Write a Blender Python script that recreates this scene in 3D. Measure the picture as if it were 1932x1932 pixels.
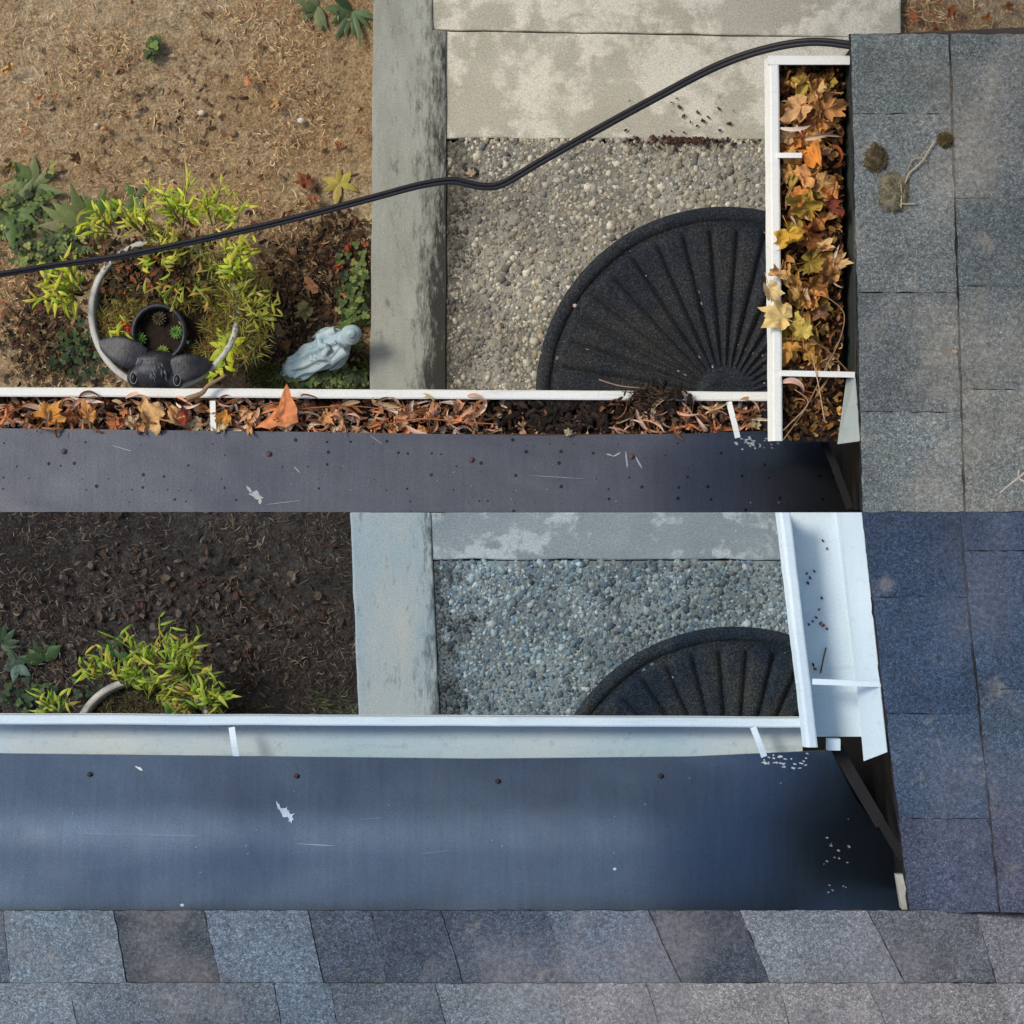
import bpy, math, random
import numpy as np
from mathutils import Vector, Matrix, noise as mn

for o in list(bpy.data.objects): bpy.data.objects.remove(o)
SC = bpy.context.scene
COL = SC.collection
random.seed(7); RNG = np.random.default_rng(11)

# ------------------------------------------------------------------ camera, sky, sun, exposure
D = 5.0                      # camera height above the eaves (z = 0)
S = 1 / 1180.0               # metres per photo pixel (1932 px wide) at eave height
G = -2.40                    # ground level
cam = bpy.data.cameras.new('camera'); camo = bpy.data.objects.new('camera', cam); COL.objects.link(camo)
camo.location = (0, 0, D); camo.rotation_euler = (0, 0, 0)
cam.sensor_width = 36; cam.lens = 18 * D / (966 * S); cam.clip_start = 0.1; cam.clip_end = 500
SC.camera = camo
SC.render.resolution_x = SC.render.resolution_y = 1024

SUN_EL, SUN_AZ = math.radians(52), math.radians(-62)     # azimuth measured from +y towards +x
w = bpy.data.worlds.new('World'); SC.world = w; w.use_nodes = True
nt = w.node_tree; bg = nt.nodes['Background']; sky = nt.nodes.new('ShaderNodeTexSky')
sky.sky_type = 'NISHITA'; sky.sun_disc = False; sky.sun_elevation = SUN_EL; sky.sun_rotation = SUN_AZ
sky.air_density = 1.0; sky.dust_density = 2.2; sky.ozone_density = 1.0
nt.links.new(sky.outputs[0], bg.inputs[0]); bg.inputs[1].default_value = 0.115
sl = bpy.data.lights.new('sun', 'SUN'); slo = bpy.data.objects.new('sun', sl); COL.objects.link(slo)
sl.energy = 1.5; sl.angle = math.radians(14); sl.color = (1, 0.93, 0.82)
sd = Vector((math.sin(SUN_AZ) * math.cos(SUN_EL), math.cos(SUN_AZ) * math.cos(SUN_EL), math.sin(SUN_EL)))
slo.rotation_euler = sd.to_track_quat('Z', 'Y').to_euler(); slo.location = (-3, 4, 6)
SC.view_settings.view_transform = 'Standard'; SC.view_settings.look = 'None'
SC.view_settings.exposure = 0.47; SC.view_settings.gamma = 1
SC.view_settings.use_curve_mapping = False

# ------------------------------------------------------------------ helpers
def lin(c, a=1.0):
    r = [((v / 255) / 12.92 if v / 255 <= 0.04045 else ((v / 255 + 0.055) / 1.055) ** 2.4) for v in c]
    return (r[0], r[1], r[2], a)
def P(px, py, z=0.0):
    k = S * (D - z) / D
    return Vector(((px - 966) * k, (966 - py) * k, z))
def PG(px, py, h=0.0): return P(px, py, G + h)
def fb(x, y, s=1.0, seed=0.0, o=4):
    return mn.fractal(Vector((x * s, y * s, seed)), 1.0, 2.0, o)
def tag(o, label=None, cat=None, group=None, kind=None):
    if label: o['label'] = label
    if cat: o['category'] = cat
    if group: o['group'] = group
    if kind: o['kind'] = kind
    return o
def empty(name, loc, label=None, cat=None, group=None, kind=None, rz=0):
    o = bpy.data.objects.new(name, None); COL.objects.link(o); o.location = loc; o.rotation_euler.z = rz
    o.empty_display_size = 0.05
    return tag(o, label, cat, group, kind)

class MB:
    def __init__(s): s.v = []; s.f = []; s.c = []
    def add(s, verts, faces, col=(1, 1, 1, 1)):
        b = len(s.v); s.v += [tuple(p) for p in verts]; s.f += [tuple(b + i for i in f) for f in faces]
        if col and len(col) and isinstance(col[0], (tuple, list, np.ndarray)): s.c += [tuple(c) for c in col]
        else: s.c += [tuple(col)] * len(verts)
    def grid(s, fn, nu, nv, col=(1, 1, 1, 1), closeu=False):
        vs = [fn(i / nu, j / nv) for j in range(nv + 1) for i in range(nu + (0 if closeu else 1))]
        W = nu if closeu else nu + 1
        fs = [(j * W + i, j * W + (i + 1) % W, (j + 1) * W + (i + 1) % W, (j + 1) * W + i) for j in range(nv) for i in range(nu)]
        s.add(vs, fs, col)
    def prism(s, top, zb, col=(1, 1, 1, 1)):
        n = len(top); bot = [(p[0], p[1], zb if not callable(zb) else zb(p)) for p in top]
        s.add([tuple(p) for p in top] + bot, [tuple(range(n)), tuple(range(2 * n - 1, n - 1, -1))] +
              [(i + n, (i + 1) % n + n, (i + 1) % n, i) for i in range(n)], col)
    def box(s, c, d, rz=0, col=(1, 1, 1, 1), R=None):
        R = R or Matrix.Rotation(rz, 3, 'Z')
        vs = [Vector(c) + R @ Vector((x * d[0] / 2, y * d[1] / 2, z * d[2] / 2)) for z in (-1, 1) for y in (-1, 1) for x in (-1, 1)]
        s.add(vs, [(0, 2, 3, 1), (4, 5, 7, 6), (0, 1, 5, 4), (2, 6, 7, 3), (1, 3, 7, 5), (0, 4, 6, 2)], col)
    def tube(s, pts, r, n=8, col=(1, 1, 1, 1), cap=True):
        pts = [Vector(p) for p in pts]; rr = r if isinstance(r, (list, tuple)) else [r] * len(pts)
        vs = []; up = Vector((0, 0, 1))
        for i, p in enumerate(pts):
            t = (pts[min(i + 1, len(pts) - 1)] - pts[max(i - 1, 0)]).normalized()
            a = t.cross(up);  a = a.normalized() if a.length > 1e-4 else Vector((1, 0, 0)); b = a.cross(t)
            vs += [p + (a * math.cos(2 * math.pi * k / n) + b * math.sin(2 * math.pi * k / n)) * rr[i] for k in range(n)]
        fs = [(i * n + k, i * n + (k + 1) % n, (i + 1) * n + (k + 1) % n, (i + 1) * n + k) for i in range(len(pts) - 1) for k in range(n)]
        if cap: fs += [tuple(range(n - 1, -1, -1)), tuple(range((len(pts) - 1) * n, len(pts) * n))]
        s.add(vs, fs, col)
    def ell(s, c, r, R=None, n=12, m=8, col=(1, 1, 1, 1), wob=0, seed=0):
        R = R or Matrix.Identity(3); c = Vector(c)
        def fn(u, v):
            a = u * 2 * math.pi; b = (v - 0.5) * math.pi
            d = Vector((math.cos(b) * math.cos(a), math.cos(b) * math.sin(a), math.sin(b)))
            k = 1 + (wob * mn.noise(d * 2.3 + Vector((seed, seed * 1.7, 0))) if wob else 0)
            return c + R @ Vector((d.x * r[0] * k, d.y * r[1] * k, d.z * r[2] * k))
        s.grid(fn, n, m, col, True)
    def build(s, name, m, parent=None, loc=None, smooth=True, sol=0):
        off = Vector(loc) if loc is not None else (parent.location if parent is not None else Vector((0, 0, 0)))
        if parent is not None and parent.parent is not None and loc is None: off = parent.parent.location + parent.location
        V = np.array(s.v, dtype=np.float32) - np.array(off, dtype=np.float32)
        me = bpy.data.meshes.new(name); me.from_pydata(V.tolist(), [], s.f)
        at = me.color_attributes.new('Col', 'FLOAT_COLOR', 'POINT'); at.data.foreach_set('color', np.array(s.c, dtype=np.float32).ravel())
        if smooth: me.polygons.foreach_set('use_smooth', [True] * len(me.polygons))
        me.materials.append(m); me.update()
        o = bpy.data.objects.new(name, me); COL.objects.link(o)
        if parent is not None:
            o.parent = parent
            if loc is not None: o.location = Vector(loc) - parent.location
        elif loc is not None: o.location = loc
        if sol:
            md = o.modifiers.new('thickness', 'SOLIDIFY'); md.thickness = sol; md.offset = 0
        return o

# ------------------------------------------------------------------ materials
class N:
    def __init__(s, name):
        s.m = bpy.data.materials.new(name); s.m.use_nodes = True; s.t = s.m.node_tree; s.b = s.t.nodes['Principled BSDF']
        s.co = s.t.nodes.new('ShaderNodeTexCoord').outputs['Object']
    def n(s, ty, **k):
        x = s.t.nodes.new('ShaderNode' + ty)
        for a, v in k.items(): setattr(x, a, v)
        return x
    def put(s, x, i, v):
        if isinstance(v, bpy.types.NodeSocket): s.t.links.new(v, x.inputs[i])
        elif v is not None: x.inputs[i].default_value = v
    def noise(s, sc, det=5, rough=0.6, vec=None, dist=0, out=0):
        x = s.n('TexNoise'); s.put(x, 'Vector', vec or s.co); s.put(x, 'Scale', sc); s.put(x, 'Detail', det); s.put(x, 'Roughness', rough); s.put(x, 'Distortion', dist)
        return x.outputs[out]
    def vor(s, sc, feat='F1', out='Distance', vec=None, rnd=1):
        x = s.n('TexVoronoi', feature=feat); s.put(x, 'Vector', vec or s.co); s.put(x, 'Scale', sc); s.put(x, 'Randomness', rnd); return x.outputs[out]
    def mapp(s, sc, loc=(0, 0, 0), rot=(0, 0, 0)):
        x = s.n('Mapping'); s.put(x, 'Vector', s.co); s.put(x, 'Scale', sc); s.put(x, 'Location', loc); s.put(x, 'Rotation', rot); return x.outputs[0]
    def ramp(s, f, stops):
        x = s.n('ValToRGB'); s.put(x, 0, f); e = x.color_ramp.elements
        while len(e) < len(stops): e.new(0.5)
        for k, (p, c) in enumerate(stops):
            e[k].position = p; e[k].color = c if not isinstance(c, (int, float)) else (c, c, c, 1)
        return x.outputs[0]
    def mix(s, f, a, b, mode='MIX'):
        x = s.n('Mix', data_type='RGBA', blend_type=mode); s.put(x, 0, f); s.put(x, 6, a); s.put(x, 7, b); return x.outputs[2]
    def math(s, op, a, b=None, c=None):
        x = s.n('Math', operation=op); s.put(x, 0, a); s.put(x, 1, b); s.put(x, 2, c); return x.outputs[0]
    def sep(s): x = s.n('SeparateXYZ'); s.put(x, 0, s.co); return x.outputs
    def attr(s, nm='Col'): x = s.n('Attribute', attribute_name=nm); return x.outputs['Color']
    def bump(s, h, st, dist=0.01, nrm=None):
        x = s.n('Bump'); s.put(x, 'Height', h); s.put(x, 'Strength', st); s.put(x, 'Distance', dist); s.put(x, 'Normal', nrm); return x.outputs[0]
    def done(s, col=None, rough=None, nrm=None, metal=None, spec=None):
        s.put(s.b, 'Base Color', col); s.put(s.b, 'Roughness', rough); s.put(s.b, 'Normal', nrm); s.put(s.b, 'Metallic', metal); s.put(s.b, 'Specular IOR Level', spec)
        return s.m

def m_soil(name, a, b, c, d, red):
    n = N(name)
    f1 = n.noise(3.2, 5, 0.6); f2 = n.noise(38, 8, 0.75); f3 = n.noise(160, 3, 0.7)
    base = n.mix(n.ramp(f1, [(0.38, 0), (0.62, 1)]), a, b)
    base = n.mix(n.ramp(f2, [(0.40, 0), (0.66, 1)]), base, c)
    base = n.mix(n.ramp(n.noise(120, 4, 0.8), [(0.55, 0), (0.68, 1)]), base, d)
    rp = n.mapp((1, 1, 1), (3.1, 1.7, 0)); base = n.mix(n.ramp(n.noise(5, 5, 0.6, rp), [(0.60, 0), (0.72, 0.6)]), base, red)
    base = n.mix(1, base, n.ramp(f3, [(0.3, 0.45), (0.7, 1.35)]), 'MULTIPLY')
    h = n.math('ADD', f2, n.math('MULTIPLY', f3, 0.5))
    return n.done(base, 0.95, n.bump(h, 1.0, 0.012), spec=0.2)
SOIL_A = m_soil('dry_soil', lin((181, 153, 115)), lin((204, 186, 152)), lin((158, 128, 90)), lin((223, 198, 152)), lin((148, 107, 74)))
SOIL_B = m_soil('dark_soil', lin((58, 56, 54)), lin((84, 84, 82)), lin((42, 38, 36)), lin((98, 92, 84)), lin((62, 48, 42)))

def m_concrete(name, paint, worn, dark, edge=None, thr=(0.47, 0.53)):
    n = N(name)
    blot = n.noise(6.0, 6, 0.62, dist=0.2)
    fine = n.noise(240, 3, 0.8); med = n.noise(26, 6, 0.7)
    k = n.math('ADD', n.math('MULTIPLY', blot, 0.72), n.math('MULTIPLY', med, 0.28))
    base = n.mix(n.ramp(k, [(thr[0], 0), (thr[1], 1)]), worn, paint)
    base = n.mix(n.ramp(n.noise(9, 4, 0.6), [(0.35, 0.0), (0.7, 0.45)]), base, n.mix(0.5, worn, paint))
    base = n.mix(n.ramp(n.vor(210, out='Distance'), [(0.0, 0.35), (0.28, 0.0)]), base, dark)
    base = n.mix(1, base, n.ramp(fine, [(0.3, 0.68), (0.7, 1.25)]), 'MULTIPLY')
    base = n.mix(n.ramp(n.noise(14, 8, 0.75), [(0.62, 0), (0.75, 0.55)]), base, dark)
    if edge is not None:      # mildew growing in the joint beside the kerb
        x = n.sep()[0]
        e = n.ramp(n.math('ADD', n.math('MULTIPLY', n.math('SUBTRACT', x, edge), 9.0), n.math('MULTIPLY', n.math('SUBTRACT', n.noise(34, 6, 0.75), 0.5), 2.6)), [(0.05, 1), (0.5, 0)])
        base = n.mix(n.math('MULTIPLY', e, 0.72), base, dark)
    h = n.math('ADD', n.math('MULTIPLY', k, 2), fine)
    return n.done(base, 0.9, n.bump(h, 0.5, 0.004), spec=0.25)

def m_kerb(name, a, b, stain, xs):
    n = N(name)
    st = n.noise(1, 6, 0.7, n.mapp((11, 3.2, 4))); fine = n.noise(300, 3, 0.8)
    base = n.mix(n.ramp(st, [(0.35, 0), (0.7, 1)]), a, b)
    base = n.mix(n.ramp(n.noise(1, 8, 0.8, n.mapp((46, 14, 9))), [(0.56, 0), (0.70, 0.6)]), base, stain)
    x = n.sep()[0]; y = n.sep()[1]
    e = n.ramp(n.math('ADD', n.math('MULTIPLY', n.math('SUBTRACT', x, xs), n.math('SUBTRACT', 17.0, n.math('MULTIPLY', n.math('ABSOLUTE', y), 9.0))), n.math('MULTIPLY', n.math('SUBTRACT', n.noise(1, 8, 0.8, n.mapp((60, 14, 10), (2, 5, 1))), 0.5), 3.4)), [(0.25, 0), (0.95, 1)])
    base = n.mix(n.math('MULTIPLY', e, 0.94), base, stain)
    base = n.mix(1, base, n.ramp(fine, [(0.3, 0.8), (0.7, 1.16)]), 'MULTIPLY')
    return n.done(base, 0.92, n.bump(n.math('ADD', fine, n.math('MULTIPLY', st, 1.5)), 0.5, 0.004), spec=0.25)

def m_attr(name, rough=0.7, sc=60, lo=0.7, hi=1.25, bump=0.3, dist=0.003, spec=0.3, objcol=False, trans=0):
    n = N(name)
    c = n.n('ObjectInfo').outputs['Color'] if objcol else n.attr()
    if objcol: c = n.mix(1, c, n.attr(), 'MULTIPLY')
    f = n.noise(sc, 5, 0.7)
    c = n.mix(1, c, n.ramp(f, [(0.3, lo * (1.12 if objcol else 1)), (0.7, hi * (1.12 if objcol else 1))]), 'MULTIPLY')
    if objcol: c = n.mix(n.ramp(n.noise(sc * 0.8, 5, 0.75, n.mapp((1, 1, 1), (5, 3, 2))), [(0.58, 0), (0.72, 0.5)]), c, lin((110, 68, 34)))
    m = n.done(c, rough, n.bump(f, bump, dist), spec=spec)
    if trans:
        tb = n.n('BsdfTranslucent'); n.put(tb, 0, c); ms = n.n('MixShader'); n.put(ms, 0, trans)
        n.t.links.new(n.b.outputs[0], ms.inputs[1]); n.t.links.new(tb.outputs[0], ms.inputs[2])
        n.t.links.new(ms.outputs[0], n.t.nodes['Material Output'].inputs[0])
    return m

def m_shingle(name, warm):
    n = N(name)
    c = n.attr()
    g = n.vor(560, out='Color'); gs = n.n('SeparateColor'); n.put(gs, 0, g)
    gr = n.ramp(gs.outputs[0], [(0.0, 0.5), (0.45, 0.88), (0.8, 1.15), (1.0, 1.8)])
    c = n.mix(1, c, gr, 'MULTIPLY')
    c = n.mix(n.ramp(n.noise(5, 5, 0.6), [(0.50, 0), (0.68, 0.55)]), c, warm)
    c = n.mix(n.ramp(n.noise(13, 6, 0.7, n.mapp((1, 1, 1), (4, 1, 0))), [(0.60, 0), (0.72, 0.45)]), c, n.mix(0.5, warm, (0.42, 0.38, 0.32, 1)))
    c = n.mix(1, c, n.ramp(n.noise(150, 2, 0.7), [(0.3, 0.68), (0.7, 1.32)]), 'MULTIPLY')
    c = n.mix(1, c, n.ramp(n.noise(7, 6, 0.7), [(0.3, 0.70), (0.7, 1.25)]), 'MULTIPLY')
    return n.done(c, 0.9, n.bump(n.math('ADD', gs.outputs[1], n.noise(300, 2, 0.7)), 0.7, 0.0015), spec=0.25)

def m_flash(name, base, rough, spots, metal=0.75):
    n = N(name)
    f = n.noise(1, 4, 0.6, n.mapp((120, 9, 5))); g = n.noise(2.6, 4, 0.55)
    c = n.mix(1, base, n.ramp(f, [(0.3, 0.93), (0.7, 1.07)]), 'MULTIPLY')
    c = n.mix(1, c, n.ramp(n.noise(500, 2, 0.7), [(0.3, 0.8), (0.7, 1.2)]), 'MULTIPLY')
    if spots:
        d = n.vor(54, vec=n.mapp((1, 1, 1)), out='Distance'); k = n.vor(54, out='Color')
        for q_ in n.t.nodes:
            if q_.type == 'TEX_VORONOI': q_.voronoi_dimensions = '2D'
        ks = n.n('SeparateColor'); n.put(ks, 0, k)
        r = n.math('MULTIPLY', n.math('GREATER_THAN', n.math('ADD', ks.outputs[0], n.math('MULTIPLY', n.noise(6, 2, 0.5), 0.7)), 0.92), n.math('MULTIPLY', n.math('MULTIPLY', ks.outputs[1], ks.outputs[1]), 0.17))
        sp = n.math('LESS_THAN', d, r); c = n.mix(n.math('MULTIPLY', sp, 0.8), c, (0.004, 0.004, 0.005, 1))
    c = n.mix(n.ramp(n.noise(7, 7, 0.7), [(0.56, 0), (0.74, 0.35)]), c, n.mix(0.5, base, (0.20, 0.18, 0.16, 1)))
    rr = n.ramp(g, [(0.3, rough * 0.8), (0.7, rough * 1.25)])
    return n.done(c, rr, n.bump(n.math('ADD', n.math('MULTIPLY', f, 0.3), n.noise(380, 2, 0.6)), 0.12, 0.001), metal=metal, spec=0.5)

def m_white(name, base, tint, dirt, rough=0.45, damt=(0.60, 0.8)):
    n = N(name)
    c = n.mix(n.ramp(n.noise(3.5, 4, 0.5), [(0.35, 0), (0.65, 1)]), base, tint)
    c = n.mix(n.ramp(n.noise(60, 8, 0.75), [(damt[0], 0), (damt[1], 0.7)]), c, dirt)
    c = n.mix(n.ramp(n.noise(1, 6, 0.7, n.mapp((7, 70, 40))), [(0.56, 0), (0.75, 0.3)]), c, dirt)
    c = n.mix(1, c, n.ramp(n.noise(400, 2, 0.6), [(0.3, 0.92), (0.7, 1.06)]), 'MULTIPLY')
    return n.done(c, rough, n.bump(n.noise(20, 3, 0.5), 0.08, 0.004), spec=0.4)

def m_mat(name, a, b):
    n = N(name)
    c = n.mix(n.ramp(n.noise(5, 5, 0.65), [(0.42, 0), (0.66, 1)]), a, b)
    c = n.mix(1, c, n.ramp(n.noise(230, 4, 0.85), [(0.34, 0.25), (0.5, 0.8), (0.70, 3.0)]), 'MULTIPLY')
    return n.done(c, 0.95, n.bump(n.noise(230, 4, 0.85), 1.0, 0.005), spec=0.15)

PAINT_A = m_concrete('worn_painted_concrete', lin((222, 217, 198)), lin((180, 175, 156)), lin((116, 110, 94)), thr=(0.478, 0.540))
AGG_A = m_concrete('pebble_cement', lin((160, 156, 142)), lin((124, 121, 109)), lin((40, 39, 33)), edge=-0.150)
KERB_A = m_kerb('weathered_kerb', lin((172, 174, 162)), lin((146, 147, 134)), lin((42, 41, 35)), -0.250)
PAINT_B = m_concrete('worn_bluish_concrete', lin((178, 194, 202)), lin((132, 148, 158)), lin((78, 88, 96)), thr=(0.50, 0.55))  # cool cast of the lower yard's light is put into its base colours
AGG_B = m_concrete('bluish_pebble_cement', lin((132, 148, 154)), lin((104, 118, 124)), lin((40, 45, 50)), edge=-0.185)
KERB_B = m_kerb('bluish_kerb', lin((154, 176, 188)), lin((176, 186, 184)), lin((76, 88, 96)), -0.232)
PEB = m_attr('river_pebble', 0.75, 180, 0.75, 1.25, 0.3, 0.001)
LEAF = m_attr('dead_leaf', 0.6, 70, 0.85, 1.35, 0.5, 0.003, objcol=True, trans=0.15)
FIBRE = m_attr('dry_fibre', 0.9, 200, 0.8, 1.2, 0.1, 0.001, spec=0.15)
GREEN = m_attr('living_leaf', 0.5, 90, 0.75, 1.2, 0.2, 0.001, trans=0.2)
DEBRIS = m_attr('rotting_debris', 0.9, 150, 0.5, 1.3, 0.8, 0.004)
SH_A = m_shingle('grey_granules', lin((136, 130, 118)))
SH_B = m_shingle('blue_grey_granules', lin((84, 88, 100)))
SH_B2 = m_shingle('blue_grey_granules_worn', lin((128, 126, 128)))
FL_A = m_flash('grey_drip_metal', (0.092, 0.101, 0.120, 1), 0.42, True, 0.85)
FL_B = m_flash('sky_tinted_drip_metal', (0.098, 0.142, 0.200, 1), 0.38, False, 0.9)  # base tinted blue for the sky mirrored in the metal
WH_A = m_white('white_gutter_paint', lin((236, 236, 226)), lin((226, 228, 220)), lin((140, 140, 130)))
WH_B = m_white('clean_gutter_paint', lin((214, 230, 236)), lin((196, 216, 226)), lin((136, 146, 150)), damt=(0.62, 0.85))
IN_B = m_white('gutter_trough_paint', lin((206, 216, 216)), lin((172, 200, 212)), lin((112, 118, 116)), damt=(0.56, 0.8))
MAT_A = m_mat('black_rubber_mat', lin((50, 55, 62)), lin((70, 70, 68)))
MAT_B = m_mat('blue_black_rubber_mat', lin((40, 53, 69)), lin((74, 78, 73)))
ALG_SHADE = m_white('algae_shade_metal', lin((74, 80, 74)), lin((56, 60, 54)), lin((30, 30, 26)))  # dirty trough; dark tone also paints the shade on the back wall
FLG = m_white('greyed_gutter_metal', lin((168, 176, 170)), lin((150, 160, 156)), lin((90, 92, 86)))
BLACK = m_attr('black_cable_rubber', 0.5, 100, 0.8, 1.2, 0.1, 0.001)
STONE = m_attr('statue_glaze', 0.45, 60, 0.82, 1.12, 0.2, 0.002, spec=0.4)
WOOD = m_attr('old_board', 0.8, 30, 0.7, 1.2, 0.3, 0.003)
POT = m_white('pale_pot', lin((196, 194, 184)), lin((170, 172, 164)), lin((92, 90, 78)), 0.5, (0.55, 0.75))

# ------------------------------------------------------------------ ground
m = MB(); m.add([(-60, -60, G - 0.03), (60, -60, G - 0.03), (60, 60, G - 0.03), (-60, 60, G - 0.03)], [(0, 1, 2, 3)])
tag(m.build('ground', SOIL_A), 'wide bare brown soil ground reaching away on every side', 'ground', kind='structure')
def soil(name, x0, x1, y0, y1, mt, label, seed, step=0.012):
    m = MB(); nx = int((x1 - x0) / step); ny = int((y1 - y0) / step)
    def fn(u, v):
        x = x0 + u * (x1 - x0); y = y0 + v * (y1 - y0)
        return (x, y, G + 0.009 * fb(x, y, 6, seed) + 0.006 * fb(x, y, 32, seed + 3))
    m.grid(fn, nx, ny)
    return tag(m.build(name, mt), label, 'soil', kind='structure')
XK = PG(700, 0).x
soil('lawn', -1.9, XK + 0.03, 0.0, 1.9, SOIL_A, 'bare tan brown soil with dry grass left of the kerb in the upper yard', 1.0)
soil('lawn', -1.9, PG(690, 0).x, -1.1, 0.0, SOIL_B, 'dark damp soil left of the kerb in the lower yard', 5.0)
soil('flower_bed', PG(1690, 0).x, 2.2, PG(0, 64).y - 0.05, 1.9, SOIL_A, 'brown leafy soil strip behind the upper roof corner', 9.0)

def edge(p0, p1, amp, n=24, seed=0):
    out = []
    for i in range(n):
        t = i / n; p = p0.lerp(p1, t); d = (p1 - p0).normalized(); q = Vector((-d.y, d.x, 0))
        out.append(p + q * amp * fb(p.x + seed, p.y, 14, seed, 5))
    return out
def slab(name, pts, zb, mt, label, cat, amps=None, bev=0.004):
    m = MB(); poly = []
    for i in range(len(pts)):
        poly += edge(pts[i], pts[(i + 1) % len(pts)], (amps or [0] * 9)[i], 30 if (amps and amps[i]) else 1, i + 1.3)
    m.prism(poly[::-1] if False else poly, zb)
    o = m.build(name, mt, smooth=False)
    b = o.modifiers.new('bevel', 'BEVEL'); b.width = bev; b.segments = 2; b.limit_method = 'ANGLE'
    return tag(o, label, cat, kind='structure')
def K(px, py, h): return PG(px, py, h)
# upper yard: kerb, painted slabs, pebble walk
y0a = 0.0
def xat(px, h): return PG(px, 966, h).x
slab('kerb', [Vector((xat(697, .046), 0.0, G + .046)), Vector((xat(840, .046), 0.0, G + .046)), K(842, 58, .046), K(815, 54, .046), K(812, -200, .046), K(706, -200, .046)],
     G - 0.02, KERB_A, 'long weathered grey concrete kerb with black mildew beside the upper walk', 'kerb', [0, .002, 0.004, .003, 0, .003])
slab('paving_slab', [K(811, 56, .0412), K(1400, 66, .0412), K(1700, 70, .0412), K(1700, -200, .0412), K(811, -200, .0412)][::1],
     G - 0.02, PAINT_A, 'cream painted concrete slab at the top edge behind the crack', 'paving', [.0015, .0015, .002, 0, .002])
slab('paving_slab', [K(838, 262, .0412), K(2100, 262, .0412), K(2100, 72, .0412), K(1400, 68.5, .0412), K(838, 58.5, .0412)],
     G - 0.02, PAINT_A, 'patchy painted concrete slab between the crack and the upper pebble walk', 'paving', [.004, 0, 0, .0015, .002])
slab('path', [Vector((xat(836, .04), 0.0, G + .04)), Vector((xat(2100, .04), 0.0, G + .04)), K(2100, 270, .04), K(836, 270, .04)],
     G - 0.02, AGG_A, 'exposed pebble concrete walk around the upper half round mat', 'path')
# lower yard
slab('kerb', [K(660, 966.5, .046), Vector((xat(694, .046), -0.95, G + .046)), Vector((xat(846, .046), -0.95, G + .046)), K(813, 966.5, .046)],
     G - 0.02, KERB_B, 'pale bluish concrete kerb beside the dark soil in the lower yard', 'kerb', [.0022, 0, .002, 0])
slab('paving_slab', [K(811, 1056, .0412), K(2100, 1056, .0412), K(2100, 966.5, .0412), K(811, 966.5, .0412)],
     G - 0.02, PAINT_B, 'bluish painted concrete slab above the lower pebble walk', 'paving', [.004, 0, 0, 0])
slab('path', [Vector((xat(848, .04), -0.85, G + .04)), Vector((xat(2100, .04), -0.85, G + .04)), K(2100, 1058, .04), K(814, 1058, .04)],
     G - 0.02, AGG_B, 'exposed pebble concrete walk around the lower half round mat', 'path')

# pebbles set in the two walks (nobody could count them)
def pebbles(name, x0, x1, y0, y1, cols, n, label, xf=None):
    ico = []
    import bmesh
    bm = bmesh.new(); bmesh.ops.create_icosphere(bm, subdivisions=1, radius=1)
    iv = np.array([v.co[:] for v in bm.verts]); fi = np.array([[v.index for v in f.verts] for f in bm.faces]); bm.free()
    c = np.zeros((n, 3)); c[:, 0] = RNG.uniform(x0, x1, n); c[:, 1] = RNG.uniform(y0, y1, n)
    r = RNG.lognormal(math.log(0.0043), 0.46, n).clip(0.0016, 0.0125)
    sc = np.stack([r * RNG.uniform(.8, 1.4, n), r * RNG.uniform(.7, 1.1, n), r * RNG.uniform(.35, .6, n)], 1)
    c[:, 2] = G + 0.04 - sc[:, 2] * RNG.uniform(0.35, 0.95, n)
    a = RNG.uniform(0, 6.28, n)
    V = iv[None] * (1 + 0.18 * RNG.standard_normal((n, iv.shape[0], 1))) * sc[:, None, :]
    X = V[..., 0] * np.cos(a)[:, None] - V[..., 1] * np.sin(a)[:, None]; Y = V[..., 0] * np.sin(a)[:, None] + V[..., 1] * np.cos(a)[:, None]
    V = np.stack([X, Y, V[..., 2]], -1) + c[:, None, :]
    F = fi[None] + (np.arange(n) * iv.shape[0])[:, None, None]
    cc = np.array(cols)[RNG.integers(0, len(cols), n)] * RNG.uniform(.65, 1.2, (n, 1))
    for i in range(n):      # mildew growing out of the kerb joint, and broad dirt patches
        e_ = (c[i, 0] - x0) / .07 + 1.6 * fb(c[i, 0], c[i, 1], 13, 3.0, 5); g_ = fb(c[i, 0], c[i, 1], 5, 6.0, 4)
        e_ = e_ * 1.5 - .45; cc[i] *= (.28 + .72 * min(1, max(0, e_))) * (1 + .28 * max(-1, min(1, g_ * 1.6)))
    cc[:, 3] = 1
    me = bpy.data.meshes.new(name); F = F.reshape(-1, 3); V = V.reshape(-1, 3)
    me.vertices.add(len(V)); me.vertices.foreach_set('co', V.astype(np.float32).ravel())
    me.loops.add(F.size); me.loops.foreach_set('vertex_index', F.ravel().astype(np.int32))
    me.polygons.add(len(F)); me.polygons.foreach_set('loop_start', np.arange(0, F.size, 3, dtype=np.int32)); me.polygons.foreach_set('use_smooth', np.ones(len(F), bool))
    me.update(calc_edges=True)
    at = me.color_attributes.new('Col', 'FLOAT_COLOR', 'POINT'); at.data.foreach_set('color', np.repeat(cc, iv.shape[0], 0).astype(np.float32).ravel())
    me.materials.append(PEB); o = bpy.data.objects.new(name, me); COL.objects.link(o)
    return tag(o, label, 'pebbles', kind='stuff')
ca = [lin(c) for c in [(160, 153, 134), (174, 167, 147), (142, 137, 122), (118, 120, 115), (189, 182, 159), (150, 137, 113), (112, 109, 98), (194, 188, 169), (163, 154, 132), (136, 131, 115)]]
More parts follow.
